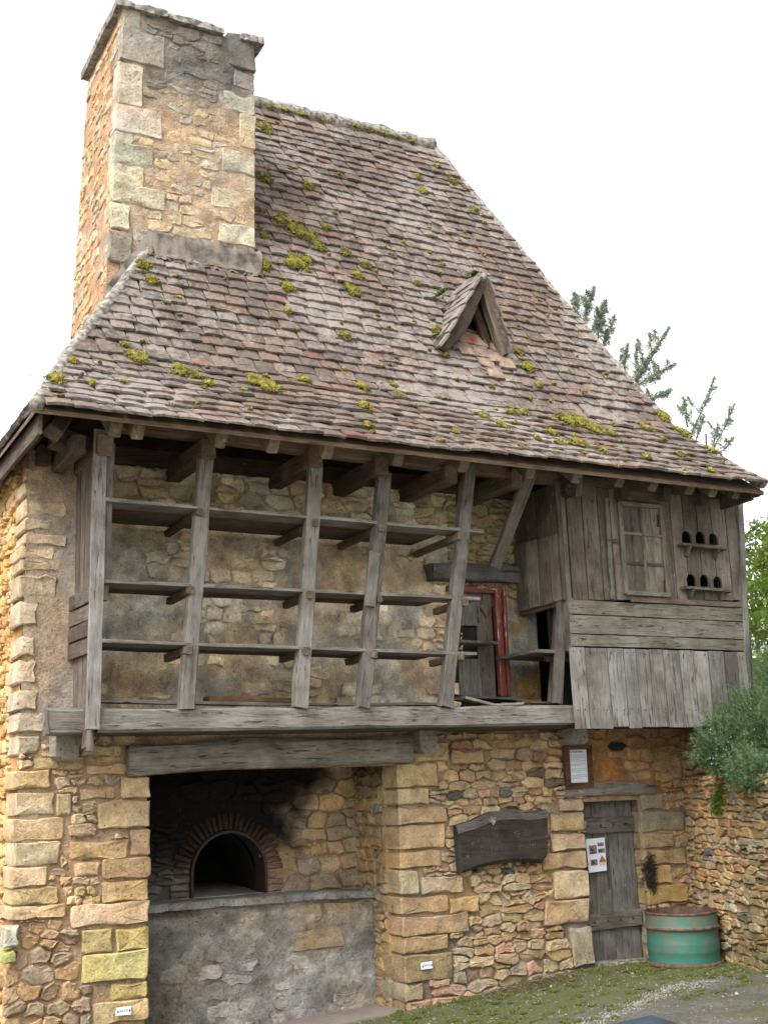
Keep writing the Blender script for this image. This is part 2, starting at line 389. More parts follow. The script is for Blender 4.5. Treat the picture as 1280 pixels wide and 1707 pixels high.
def sheet(name, fr, u0, u1, v0, v1, step, mat, parent, colf, disp=.012, off=0.0, holes=(), keep=None):
    O, ud, vd, nd = fr; nu = max(2, int((u1-u0)/step)); nv = max(2, int((v1-v0)/step)); V = []; C = []
    us = np.linspace(u0, u1, nu+1); vs = np.linspace(v0, v1, nv+1)
    for v in vs:
        for u in us:
            P = O+ud*u+vd*v; d = disp*nf(P[0]*4.5+P[1]*3, P[1]*4.5, P[2]*6)
            V.append(P+nd*((off(u, v) if callable(off) else off)+d)); C.append(colf(u, v))
    F = []
    for j in range(nv):
        for i in range(nu):
            cu = (us[i]+us[i+1])/2; cv = (vs[j]+vs[j+1])/2
            if any(a < cu < b and c < cv < d for a, b, c, d in holes): continue
            if keep and not keep(cu, cv): continue
            F.append((j*(nu+1)+i, j*(nu+1)+i+1, (j+1)*(nu+1)+i+1, (j+1)*(nu+1)+i))
    return obj(name, V, F, mat, parent, cols=np.array(C))

# ------------------------------------------------------------------ wood generator
def beam(name, p0, p1, wd, dp, parent=None, color=GREY, mat=None, depth_dir=(0, 1, 0), shift=True, jit=.004, bend=0.0, taper=1.0, ch=.12, kind=None, label=None):
    p0 = np.array(p0, float); p1 = np.array(p1, float); ax = p1-p0; Ln = np.linalg.norm(ax); ax /= Ln
    dd = np.array(depth_dir, float); dd -= ax*(dd@ax); dd /= np.linalg.norm(dd); zz = np.cross(ax, dd)
    mid = (p0+p1)/2+(dd*dp/2 if shift else 0)
    ns = max(2, min(14, int(Ln/.22))); c = min(wd, dp)*ch
    sec = [(-dp/2, -wd/2+c), (-dp/2, wd/2-c), (-dp/2+c, wd/2), (dp/2-c, wd/2), (dp/2, wd/2-c), (dp/2, -wd/2+c), (dp/2-c, -wd/2), (-dp/2+c, -wd/2)]
    V = []; ph = U(0, 50)
    for k in range(ns+1):
        f = k/ns; x = -Ln/2+Ln*f; s = 1+(taper-1)*f; by = bend*math.sin(math.pi*f)
        for i, (y, z) in enumerate(sec):
            V.append((x+(U(-1, 1)*jit*1.5 if k in (0, ns) else 0), y*s+jit*nz(x*3+ph, i*.9), z*s+by+jit*2*nz(x*2+ph, i*.7, 5)))
    F = []
    for k in range(ns):
        for i in range(8):
            j = (i+1) % 8; F.append((k*8+i, k*8+j, (k+1)*8+j, (k+1)*8+i))
    F.append(tuple(range(7, -1, -1))); F.append(tuple(ns*8+i for i in range(8)))
    me = mkmesh(name, V, [f[::-1] for f in F], mat or M_WOOD, smooth=False); 
    o = bpy.data.objects.new(name, me); o.color = (*color, 1)
    Mx = Matrix(((ax[0], dd[0], zz[0]), (ax[1], dd[1], zz[1]), (ax[2], dd[2], zz[2])))
    if kind: o['kind'] = kind
    if label: o['label'] = label
    place(o, tuple(mid), parent); o.rotation_mode = 'QUATERNION'; o.rotation_quaternion = Mx.to_quaternion()
    return o
def box(name, lo, hi, mat, parent=None, color=None, bevel=0.0, jit=0.0):
    lo = np.array(lo, float); hi = np.array(hi, float)
    V = [(x, y, z) for x in (lo[0], hi[0]) for y in (lo[1], hi[1]) for z in (lo[2], hi[2])]
    if jit: V = [(a+U(-jit, jit), b+U(-jit, jit), c+U(-jit, jit)) for a, b, c in V]
    F = [(0, 1, 3, 2), (4, 6, 7, 5), (0, 4, 5, 1), (2, 3, 7, 6), (0, 2, 6, 4), (1, 5, 7, 3)]
    return obj(name, V, F, mat, parent, smooth=False, color=color)
def tint(c, k=.08): f = 1+U(-k, k)*1.7; g = U(-k, k)*.18; return (c[0]*f*(1+g), c[1]*f, c[2]*f*(1-g))

# ================================================================== THE HOUSE
house = thing('stone_house', 'tall old golden stone house with steep mossy tiled roof, timber shelf gallery and dovecote', 'house', (5, 2, 0))
XL, XR, YB = 1.95, 8.54, 4.0
front = sheet('front_wall', FRONT, XL, 5.24, -.3, 4.5, .05, M_MORTAR, house,
              lambda u, v: np.array((.38, .27, .175)) if v < 2.2 else (np.array((.40, .31, .22))*(1+.35*nf(u*3, v*3, 4)) if nz(u*2, v*1.6) > -.1 else np.array((.40, .33, .26)))   , .01, lambda u, v: .030 if v > 2.25 else (.020 if v < .62 and u < 2.6 else .012),
              holes=[(2.96, 5.22, -.31, 1.93), (2.33, 5.24, 2.25, 4.6)])
def mort(u, v):
    if v > 1.55 and u > 6.9: return np.array((.38, .21, .10))*(.75+.3*sm(nz(u*3, v*3)+.5))
    if v < .55: return np.array((.24, .20, .15))
    return np.array((.37, .265, .16)) if nz(u*2.1, v*2.1) > -.2 else np.array((.36, .28, .21))
upper_right = sheet('right_wall', FRONT, XR, 8.92, 1.5, 2.3, .05, M_MORTAR, house, lambda u, v: (.30, .17, .08), .012, -.006)
right_wall = sheet('right_wall', FRONT, 5.24, XR, -.3, 2.25, .05, M_MORTAR, house, mort, .012, .006, holes=[(7.24, 7.95, -.31, 1.56)])
def pxrect(x0, y0, x1, y1, Y=0):
    a = at(x0, y0, Y); b = at(x1, y1, Y); c = at(x0, y1, Y); d = at(x1, y0, Y)
    return ((a[0]+c[0])/2, (b[0]+d[0])/2, (c[2]+b[2])/2, (a[2]+d[2])/2)
LICH = (.34, .31, .08)
def quoin(r, parent, fr=FRONT, t=.045, back=.10, col=None, gap=.008, th=None, name='stone', rough=.8):
    u0, u1, v0, v1 = r; j = lambda: U(-.006, .006)
    poly = [(u0+j(), v0+j()), (u1+j(), v0+j()), (u1+j(), v1+j()), (u0+j(), v1+j())]
    if u1-u0 > .3:
        poly = [poly[0], ((u0+u1)/2, v0+j()*1.6), poly[1], poly[2], ((u0+u1)/2, v1+j()*1.6), poly[3]]
    g = stone_geo(poly, fr, t+U(-.006, .012), gap, back, .2, rough, bev=.010)
    if g: piece(th or house, name, parent, g[0], g[1], col if col is not None else pick(GOLD), M_STONE)
rects = []
PIER_L = [(199, 1294, 250, 1331), (160, 1334, 249, 1381), (213, 1382, 248, 1428), (169, 1429, 248, 1464), (167, 1466, 250, 1503), (115, 1505, 251, 1541), (190, 1545, 251, 1583), (134, 1548, 188, 1589), (134, 1586, 251, 1634), (182, 1636, 251, 1664), (150, 1668, 243, 1705)]
for i, q in enumerate(PIER_L):
    r = pxrect(*q); 
    if r[1] > 2.9: r = (r[0], 2.985+U(-.008, .006), r[2], r[3])
    rects.append(r); c = pick(GOLD)
    if i == 8: c = c*.45+np.array(LICH)*.75
    if i in (6, 9): c = c*.6+np.array(LICH)*.5
    if i in (7, 10): c = c*.8+np.array(LICH)*.2
    quoin(r, front, back=.34 if r[1] > 2.9 else .05, col=c)
CORN_L = [(25, 1283, 84, 1316), (20, 1320, 92, 1360), (14, 1363, 108, 1402), (22, 1404, 100, 1442), (14, 1444, 79, 1478), (24, 1479, 97, 1507), (16, 1509, 110, 1532), (54, 1263, 141, 1284), (141, 1274, 212, 1292), (132, 1243, 203, 1261), (130, 1313, 193, 1334), (114, 1400, 213, 1433), (122, 1437, 167, 1461), (92, 1322, 118, 1360),
          (37, 808, 92, 831), (37, 836, 112, 862), (37, 865, 91, 888), (35, 891, 112, 910), (35, 912, 92, 932), (35, 936, 109, 955), (40, 780, 75, 804), (33, 960, 95, 1000), (33, 1003, 62, 1045), (30, 1062, 58, 1095), (28, 1100, 60, 1140), (28, 1150, 62, 1186), (28, 1188, 75, 1222), (27, 1226, 66, 1258), (1, 1540, 30, 1578), (1, 1584, 24, 1604)]
for i, q in enumerate(CORN_L):
    r = pxrect(*q)
    if q[0] < 40 and i < 28: r = (XL-.03+U(-.02, .015), r[1], r[2], r[3])
    rects.append(r); c = pick(GOLD)*1.02
    if i >= 21 and i < 28: c = np.array((.42, .345, .25))*U(.93, 1.07)
    if 14 <= i < 21: c = np.array((.44, .34, .22))*U(.94, 1.06)
    if i == 28: c = np.array((.36, .34, .27))
    if i == 29: c = np.array((.34, .34, .12))
    quoin(r, front, back=.30 if i < 28 and q[0] < 40 else .05, col=c, t=(.036 if 13 < i < 28 else .035) if i < 28 else .10, rough=.9 if 13 < i < 28 else .8)
def add_cells(cells, parent, fr, colf, t=.03, gap=.006, th=None, name='stone', rough=1.2, tv=.02, back=.03, bev=.009, ch=.3, vmod=None):
    for p in cells:
        c = (sum(q[0] for q in p)/len(p), sum(q[1] for q in p)/len(p))
        g = stone_geo(p, fr, max(.004, t+U(-tv*.6, tv)), gap, back, ch, rough, bev=bev)
        if g: cc_ = colf(*c); piece(th or house, name, parent, g[0], g[1], vmod(g[0], cc_) if vmod else cc_, M_STONE)
def col_left(u, v):
    if v < .45 and u < 2.6: return pick([(.33, .23, .14), (.36, .25, .15), (.29, .215, .155), (.32, .25, .175), (.36, .235, .12)], v=.15)
    if R_.random() < .18: return pick([(.40, .26, .18), (.38, .28, .21), (.36, .30, .23)])
    return pick(GOLD, v=.16)
zL = at(60, 1533)[2]
add_cells(rubble(XL, 2.985, zL, 2.22, (.05, .10), (1.1, 2.6), rects, keep=lambda u, v: not (u > 2.8 and v > 1.94)), front, FRONT, col_left, gap=.006)
add_cells(rubble(XL-.05, 2.55, -.3, zL, (.07, .15), (1.0, 1.9), rects, an=1.3), front, FRONT, lambda u, v: col_left(2, .2), t=.040, gap=.007, tv=.022, rough=1.1)
add_cells(rubble(XL+.25, 2.33, 2.45, 4.45, (.06, .11), (1.1, 2.2), rects, keep=lambda u, v: R_.random() < .55), front, FRONT,
          lambda u, v: pick([(.42, .28, .17), (.44, .33, .21), (.36, .29, .23), (.44, .24, .13)]), t=.012, gap=.016, tv=.01)
# right pier and wall
rects = []
PIER_R = [(660, 1274, 727, 1313), (659, 1315, 712, 1342), (659, 1344, 742, 1374), (661, 1376, 739, 1416), (662, 1418, 734, 1447), (664, 1449, 695, 1491), (666, 1493, 744, 1522), (667, 1524, 778, 1557), (669, 1560, 746, 1586), (672, 1589, 753, 1634), (672, 1637, 702, 1669),
          (928, 1332, 965, 1353), (914, 1356, 966, 1386), (913, 1389, 968, 1418), (900, 1420, 969, 1449), (920, 1451, 972, 1497), (903, 1499, 974, 1541), (948, 1543, 979, 1611),
          (697, 1460, 767, 1490), (746, 1494, 795, 1522), (688, 1238, 747, 1270), (748, 1250, 802, 1274)]
for i, q in enumerate(PIER_R):
    r = pxrect(*q)
    if i < 11: r = (5.24-.02+U(-.012, .01), r[1], r[2], r[3])
    if 11 <= i < 18: r = (r[0], 7.245+U(-.012, .008), r[2], r[3])
    rects.append(r); c = pick(GOLD, v=.06)
    if i == 17: c = np.array((.26, .225, .165))
    if 4 < i < 11: c = c*(.88)
    if i in (9, 10): c = c*np.array((.85, .88, .9))
    quoin(r, right_wall, back=(U(.22, .5) if i < 11 else .2 if 11 <= i < 18 else .05), col=c)
sign_c = at(840, 1405)
def col_right(u, v):
    if v < .12: return pick([(.33, .26, .17), (.36, .23, .16), (.38, .31, .21)], v=.15)
    r = R_.random()
    if r < .025: return pick([(.13, .11, .095), (.16, .13, .11)])
    if r < .12: return pick([(.36, .215, .15), (.38, .25, .18)])
    c = pick(GOLD, v=.17)
    return c*(.82 if v < .7 else 1.0)
add_cells(rubble(5.25, 7.27, -.14, 2.2, (.055, .115), (1.3, 3.3), rects, an=2.1), right_wall, FRONT, col_right, t=.032, gap=.0055, tv=.03)
# above and right of the low door
rects = []
DR = [(1045, 1323, 1102, 1350), (1046, 1352, 1138, 1387), (1046, 1389, 1120, 1414), (1048, 1416, 1140, 1442), (1054, 1444, 1118, 1474), (1056, 1476, 1143, 1506), (1056, 1509, 1086, 1578)]
lin_r = pxrect(942, 1306, 1091, 1330)
for i, q in enumerate(DR):
    r = pxrect(*q); r = (max(r[0], 7.95+U(-.008, .012)), r[1], r[2], r[3]); rects.append(r)
    c = [(.27, .235, .16), (.25, .225, .16), (.27, .21, .14), (.33, .24, .12), (.36, .255, .11), (.35, .24, .09), (.24, .20, .14)][i]
    quoin(r, right_wall, back=.25, col=np.array(c), t=.035)
def col_door(u, v):
    if v > 1.85: return pick([(.33, .20, .10), (.28, .175, .09), (.36, .23, .12)], v=.2)
    return pick([(.40, .235, .10), (.36, .25, .14), (.33, .25, .15), (.42, .27, .13)], v=.15)
hole = pxrect(1012, 1236, 1042, 1252)
add_cells(rubble(7.33, XR, 1.63, 2.25, (.07, .13), (1.3, 3.0), rects+[hole, lin_r], keep=lambda u, v: not (7.4 < u < 7.8 and 1.66 < v < 1.92)), right_wall, FRONT, col_door, t=.018, gap=.010, tv=.02)
add_cells(rubble(7.92, XR, -.05, 1.63, (.07, .13), (1.1, 2.2), rects), right_wall, FRONT, col_door, t=.022, gap=.007, tv=.02)
V, F = stone_geo([(7.38, 1.66), (7.83, 1.64), (7.80, 1.86), (7.62, 1.95), (7.45, 1.93)], FRONT, .01, .0, .03, .3, 1.5)
piece(house, 'stone', right_wall, V, F, np.array((.44, .205, .07)), M_MORTAR, bias=1)
add_cells(rubble(XR, 8.9, 1.66, 2.25, (.07, .13), (1.3, 3.0)), upper_right, FRONT, col_door, t=.018, gap=.010, tv=.02)
hc_ = ((hole[0]+hole[1])/2, (hole[2]+hole[3])/2); hp_ = [(hc_[0]+(hole[1]-hole[0])*.5*math.cos(a)*U(.85, 1.1), -.016, hc_[1]+(hole[3]-hole[2])*.52*math.sin(a)*U(.8, 1.15)) for a in np.linspace(0, 6.283, 13)[:-1]]
obj('hole_shade', hp_+[(x, .05, z) for x, y, z in hp_], [tuple(range(12)), tuple(range(23, 11, -1))]+[(i, (i+1) % 12, (i+1) % 12+12, i+12) for i in range(12)], M_DARK, right_wall, smooth=False)  # solid dark plug, its colour standing in for shade inside a wall hole
# left side wall (faces -X)
SIDE = frame((XL, 0, 0), (0, -1, 0), (0, 0, 1), (-1, 0, 0))
side = sheet('side_wall', SIDE, -YB, 0, -.3, 4.58, .09, M_MORTAR, house, lambda u, v: (.46, .26, .11), .014, -.004)
add_cells(rubble(-2.6, -.28, -.3, 4.5, (.07, .14), (1.1, 2.4)), side, SIDE, lambda u, v: pick([(.52, .34, .15), (.50, .29, .12), (.54, .40, .20)], v=.15), t=.02, gap=.012, tv=.02)
BACKF = frame((0, YB, 0), (-1, 0, 0), (0, 0, 1), (0, 1, 0))
sheet('back_wall', BACKF, -9.0, -XL, -.3, 4.9, .3, M_MORTAR, house, lambda u, v: (.40, .27, .14), .02)
RS = frame((XR+.3, 0, 0), (0, 1, 0), (0, 0, 1), (1, 0, 0))
sheet('end_wall', RS, .15, YB, -.3, 5.0, .2, M_MORTAR, house, lambda u, v: (.40, .27, .14), .02)

# gallery back wall -------------------------------------------------
GB = frame((0, .12, 0), (1, 0, 0), (0, 0, 1), (0, -1, 0))
def gcol(u, v):
    n = nf(u*1.6, v*1.6, 3); m = nf(u*5, v*5, 9)
    c = np.array((.285, .245, .18))
    if n > .12: c = np.array((.27, .25, .205))
    if n < -.22: c = np.array((.29, .225, .155))
    g = sm(v, 3.2, 4.3); c = c*(1-.22*g)+np.array((.19, .165, .06))*.22*g
    if 3.0 < v < 3.9 and u < 3.6: c = c*.5+np.array((.24, .235, .20))*.5
    return c*(2.1+.9*m)
gal = sheet('gallery_wall', GB, 2.30, 6.1, 2.0, 4.62, .045, M_RENDER, house, gcol, .028)
def gst(u, v): 
    c = gcol(u, v); 
    return c*U(.9, 1.3)+np.array((.05, .035, .01))
add_cells(rubble(2.36, 6.08, 2.3, 4.55, (.08, .15), (1.2, 2.4), keep=lambda u, v: nf(u*1.6, v*1.7, 7) > .13 or v > 4.15 or (v < 2.55 and R_.random() < .5)), gal, GB, gst, t=.020, gap=.010, tv=.008, rough=1.2)
# wall to the right of the upper door: pale plaster
def pcol(u, v):
    n = nf(u*2.5, v*2.5, 2)
    if u < 6.62: return np.array((.52, .50, .46))*(1+.3*n)
    return (np.array((.34, .33, .30)) if n > -.05 and v > 2.75 else np.array((.40, .28, .13)))*(1+.3*n)
sheet('plaster_wall', GB, 6.48, 6.95, 2.0, 4.62, .04, M_RENDER, house, pcol, .008)
sheet('door_head_wall', GB, 6.1, 6.48, 3.42, 4.62, .05, M_RENDER, house, gcol, .02)
add_cells(rubble(5.95, 6.74, 3.50, 4.5, (.07, .13), (1.2, 2.4)), gal, GB, lambda u, v: pick([(.36, .26, .12), (.33, .27, .14), (.28, .25, .12)]), t=.03, gap=.008)

# ------------------------------------------------------------------ the oven recess
oven = thing('bread_oven', 'sooty brick arched bread oven above a grey stone hearth in the wall recess', 'oven', (4.1, .7, -.15))
RX0, RX1 = 2.9, 5.24
def soot(X, Z):
    xb = 4.66+.42*sm(Z, 1.3, 1.95)+.22*nf(X*4, Z*4)
    s = sm((xb+.1-X)/.42)*sm((Z-1.02+.1*nz(X*6, Z*6))/.28)
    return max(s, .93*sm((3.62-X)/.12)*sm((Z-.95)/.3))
RB = frame((0, .85, 0), (1, 0, 0), (0, 0, 1), (0, -1, 0))
def ocol(u, v):
    s = soot(u, v); c = np.array((.40, .28, .15))*(1+.3*nf(u*3, v*3))
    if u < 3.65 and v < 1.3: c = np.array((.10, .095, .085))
    return c*(1-s)+np.array((.008, .007, .006))*s
mx0, mx1 = at(319, 1490, .85)[0], at(440, 1488, .85)[0]
mz0 = .86; mxc = (mx0+mx1)/2; mr = (mx1-mx0)/2; mtop = at(378, 1389, .85)[2]; msp = mtop-mr*.98
def in_mouth(u, v, g=0.0):
    if abs(u-mxc) > mr+g: return False
    return v < msp or (u-mxc)**2+(v-msp)**2 < (mr+g)**2
ow = sheet('oven_wall', RB, RX0, RX1+.3, .6, 2.4, .035, M_MORTAR, oven, ocol, .012, -.004, keep=lambda u, v: not in_mouth(u, v))
def ost(u, v):
    c = pick([(.42, .29, .15), (.38, .27, .16), (.40, .30, .18), (.30, .24, .17)], v=.15)
    if u < 3.62: c = np.array((.13, .12, .11))*U(.7, 1.2)
    return c
def sootv(V, c):
    k = np.array([soot(p[0], p[2]) for p in V])[:, None]; return c*(1-k)+np.array((.010, .009, .008))*k
add_cells(rubble(RX0, RX1+.2, .84, 2.15, (.09, .17), (1.1, 2.3), keep=lambda u, v: not in_mouth(u, v, .26) and u > 3.6), ow, RB, ost, t=.022, gap=.007, th=oven, vmod=sootv)
add_cells(rubble(RX0, mx0-.01, .84, 1.5, (.05, .075), (2.0, 3.6), keep=lambda u, v: not in_mouth(u, v, .22)), ow, RB, ost, t=.02, gap=.004, th=oven, name='brick', rough=.6, vmod=sootv)
# voussoir bricks
nb = 25
for k in range(nb+1):
    a0 = math.pi*k/(nb+1)+.012; a1 = math.pi*(k+1)/(nb+1)-.012
    r0 = mr+.018; r1 = mr+.165+U(-.02, .025)
    poly = [(mxc+math.cos(a)*r, msp+math.sin(a)*r) for a, r in ((a0, r0), (a0, r1), (a1, r1), (a1, r0))]
    a = (a0+a1)/2; s = soot(mxc+math.cos(a)*r1, msp+math.sin(a)*r1)
    c = np.array((.21, .12, .08))*U(.8, 1.2)*(1-.86*s)+.004
    V, F = stone_geo(poly, RB, .022, .003, .12, .15, .5, bev=.006)
    nV = len(V); d = np.array([math.hypot(p[0]-mxc, p[2]-msp) for p in V]); fr_ = np.clip((d-r0)/(r1-r0), 0, 1)[:, None]
    cols = (c*(1-fr_)*1.2+c*fr_*.35)
    piece(oven, 'brick', ow, V, F, cols, M_STONE)
for side_ in (-1, 1):
    zz = mz0
    while zz < msp-.02:
        h = .055; x0 = mxc+side_*(mr+.018); x1 = mxc+side_*(mr+.15+U(-.03, .05))
        poly = [(min(x0, x1), zz), (max(x0, x1), zz), (max(x0, x1), zz+h), (min(x0, x1), zz+h)]
        s = soot(x1, zz); c = (np.array((.26, .15, .11)) if side_ > 0 else np.array((.12, .10, .09)))*U(.7, 1.2)*(1-.8*s)
        V, F = stone_geo(poly, RB, .02, .003, .08, .15, .5, bev=.006); piece(oven, 'brick', ow, V, F, c, M_STONE)
        zz += h+.006
# iron arch rim, vaulted chamber, hearth floor
A = Acc(); pts = [(mxc+mr, mz0)]+[(mxc+math.cos(math.pi*k/20)*mr, msp+math.sin(math.pi*k/20)*mr) for k in range(21)]+[(mxc-mr, mz0)]
V = []; 
for (x, z) in pts:
    dx, dz = x-mxc, max(0, z-msp); l = math.hypot(dx, dz) or 1; dx /= l; dz /= l
    V += [(x+dx*.016, .80, z+dz*.016), (x-dx*.006, .80, z-dz*.006), (x-dx*.006, 1.05, z-dz*.006), (x+dx*.016, 1.05, z+dz*.016)]
F = [(4*i+a, 4*i+(a+1) % 4, 4*i+4+(a+1) % 4, 4*i+4+a) for i in range(len(pts)-1) for a in range(4)]
obj('arch_rim', V, F, M_IRON, oven, smooth=False)
V = []; nA = 14
for j, y in enumerate(np.linspace(1.0, 2.5, 8)):
    k = 1+.6*math.sin(math.pi*min(1, (y-1.0)/1.5)*.5)
    for i in range(nA+1): a = math.pi*i/nA; V.append((mxc+math.cos(a)*mr*k, y, mz0-.02+math.sin(a)*(mtop-mz0+.02)))
F = [(j*(nA+1)+i, j*(nA+1)+i+1, (j+1)*(nA+1)+i+1, (j+1)*(nA+1)+i) for j in range(7) for i in range(nA)]+[tuple(7*(nA+1)+i for i in range(nA+1))]
obj('oven_vault', V, F, M_DARK, oven)
box('oven_floor', (mxc-.6, .84, .7), (mxc+.6, 2.6, mz0), M_ASH, oven)
# hearth block
HF = frame((0, .5, 0), (1, 0, 0), (0, 0, 1), (0, -1, 0))
def hcol(u, v):
    n = nf(u*2.2, v*2.2, 5); c = np.array((.30, .28, .25))
    c = c*(1+.5*n); c = c+np.array((.03, .012, .0))*max(0, nz(u*2, v*2, 3))
    if u > 4.2: k2 = sm((u-4.2)/.4)*sm((v-.3)/.35); c = c*(1-.55*k2)+np.array((.34, .26, .165))*.55*k2
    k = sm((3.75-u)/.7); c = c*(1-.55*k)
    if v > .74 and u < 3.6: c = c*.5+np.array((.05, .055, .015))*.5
    return c*(1+.35*nf(u*7, v*7))
hearth = sheet('hearth_block', HF, RX0, RX1+.02, -.35, .80, .025, M_RENDER, oven, hcol, .030)
add_cells(rubble(RX0+.05, RX1, -.25, .74, (.10, .2), (1.1, 2.0), keep=lambda u, v: nf(u*2, v*2, 3) > .10), hearth, HF, lambda u, v: hcol(u, v)*U(.95, 1.12), t=.004, gap=.016, th=oven, tv=.004, rough=1.0)
add_cells([[(4.33, .60), (4.72, .60), (4.72, .77), (4.33, .77)], [(4.73, .60), (5.2, .61), (5.2, .78), (4.73, .77)], [(4.42, .36), (4.95, .38), (4.9, .56), (4.45, .54)]], hearth, HF, lambda u, v: np.array((.33, .26, .17))*U(.85, 1.05), t=.012, gap=.014, th=oven, rough=1.4)
V = []; C = []; nx = 50; ys = [.43, .44, .6, .75, .92]
for j, y in enumerate(ys):
    for i in range(nx+1):
        x = RX0+(RX1+.1-RX0)*i/nx; V.append((x, y+.02*nf(x*3, j), (.80 if j == 0 else .855)+.01*nf(x*6, y*6)-.03*sm((x-4.6)/.8))); C.append(np.array((.27, .26, .245))*(1+.25*nf(x*5, y*5, 3)))
F = [(j*(nx+1)+i, j*(nx+1)+i+1, (j+1)*(nx+1)+i+1, (j+1)*(nx+1)+i) for j in range(4) for i in range(nx)]
obj('hearth_shelf', V, F, M_RENDER, oven, cols=np.array(C))
# recess right cheek (faces -X), left cheek, ceiling
CH = frame((5.24, 0, 0), (0, 1, 0), (0, 0, 1), (-1, 0, 0))
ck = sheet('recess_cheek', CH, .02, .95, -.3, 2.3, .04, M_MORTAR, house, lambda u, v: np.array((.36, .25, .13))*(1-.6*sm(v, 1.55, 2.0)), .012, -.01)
add_cells(rubble(.20, .86, -.2, 2.05, (.09, .16), (1.0, 1.9)), ck, CH, lambda u, v: pick([(.40, .28, .14), (.36, .26, .15), (.33, .27, .19)])*(1-.6*sm(v, 1.55, 2.0))*(1 if v > .1 else .8), t=.012, gap=.008)
CL = frame((2.985, 0, 0), (0, -1, 0), (0, 0, 1), (1, 0, 0))
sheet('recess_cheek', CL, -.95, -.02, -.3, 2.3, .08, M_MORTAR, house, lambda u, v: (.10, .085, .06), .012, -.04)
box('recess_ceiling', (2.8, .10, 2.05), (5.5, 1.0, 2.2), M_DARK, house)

# ------------------------------------------------------------------ timbers of the facade
lt = beam('lintel_beam', at(215, 1267, -.10), at(690, 1249, -.10), .235, .34, house, (.46, .43, .38), bend=.012, jit=.012, taper=1.0)
YG = -.69
mb = beam('gallery_beam', at(165, 1201, YG)-[.0, 0, 0], at(956, 1192, YG), .175, .17, house, (.26, .245, .225), jit=.008)
beam('beam_end', at(80, 1203, YG+.25), at(150, 1203, YG+.25), .2, .18, house, (.30, .275, .24))
beam('strap', at(76, 1181, YG+.24), at(80, 1224, YG+.24), .03, .02, house, (.28, .26, .23))
for cx, cy, r in ((109, 1243, 0), (711, 1234, 0), (960, 1222, 0)):
    p = at(cx+3, cy, -.22); col = (.20, .19, .175)
    cb = beam('corbel', (p[0], -.24, p[2]), (p[0], .05, p[2]), .17, .22, house, (.42, .39, .34), depth_dir=(0, 0, 1), shift=False, jit=.012, ch=.2)
# gallery floor boards
for k in range(5):
    y = -.5+k*.13; o = beam('floor_board', (2.35, y, 2.235), (6.7, y, 2.25), .115, .03, house, tint((.16, .14, .12)), depth_dir=(0, 0, -1), jit=.006)
# left plank partition
px_ = 2.335
for k, (y0, z1) in enumerate(((-.60, 4.42), (-.46, 4.42), (-.31, 4.40), (-.16, 4.36))):
    beam('plank', (px_, y0, 2.07+k*.03), (px_-.01, y0, z1), .135, .025, house, tint((.20, .165, .14), .15), depth_dir=(1, 0, 0), jit=.005)
for k, z in enumerate((2.86, 2.99, 3.12, 3.25)):
    a = U(-.01, .01); beam('patch_plank', (px_-.035, -.67, z-.02+a), (px_-.035, -.03, z+.0), .115, .02, house, tint((.17, .14, .115), .1), depth_dir=(1, 0, 0))
beam('edge_board', at(156, 1216, YG-.03), at(169, 716, YG-.03), .105, .03, house, (.31, .30, .29))
beam('post', at(172, 1000, YG+.03), at(184, 738, YG+.03), .09, .08, house, (.26, .25, .23))
# posts
posts = [((313, 1180), (346, 760), 30), ((504, 1178), (529, 776), 29), ((608, 1178), (644, 788), 28), ((746, 1176), (786, 772), 27)]
for a, b, wpx in posts:
    p0 = at(*a, YG-.03); p1 = at(*b, YG-.03); p0[2] -= .01
    beam('post', p0, p1, .118, .095, house, (.27, .255, .235), jit=.007)
beam('post_splice', at(617, 1010, YG-.065), at(626, 920, YG-.065), .10, .03, house, (.28, .265, .245))
beam('brace', at(826, 945, -.45), at(889, 786, YG-.1), .115, .07, house, (.20, .175, .155), jit=.006)
# shelves
for (a, b, ys_) in (((172, 832), (806, 886), .155), ((166, 968), (800, 998), .14), ((166, 1068), (795, 1090), .10)):
    p0 = at(a[0], a[1], YG-.03); p1 = at(b[0], b[1], YG-.03)
    nbd = 3 if ys_ > .15 else 2
    for k in range(nbd):
        d = np.array([0, .0+k*.245, 0]); l = 0 if k == 0 else .35
        f = beam('shelf_board', p0+d, p1+d-np.array([l, 0, 0]), .026, .235, house, tint((.30, .285, .265) if k == 0 else (.15, .11, .085)), jit=.004)
# brackets under shelves
for px, py, ex, ey in ((334, 858, 298, 890), (527, 876, 466, 906), (636, 884, 582, 913), (768, 898, 722, 922), (318, 988, 296, 1003), (518, 996, 475, 1012), (634, 1003, 612, 1008), (776, 1008, 752, 1016), (314, 1088, 302, 1095), (512, 1090, 478, 1098), (625, 1095, 612, 1098), (770, 1098, 752, 1102)):
    p0 = at(px, py, YG-.05); p0[2] += .022; q0 = (p0[0], .08 if py < 950 else -.22, p0[2]-.01)
    beam('bracket', p0, q0, .055, .06, house, tint((.22, .165, .12)), depth_dir=(0, 0, 1), shift=False, jit=.005)
# loose shelf stub on the red door
beam('shelf_stub', at(768, 1068, -.25), at(832, 1072, -.1), .022, .2, house, (.25, .24, .22))

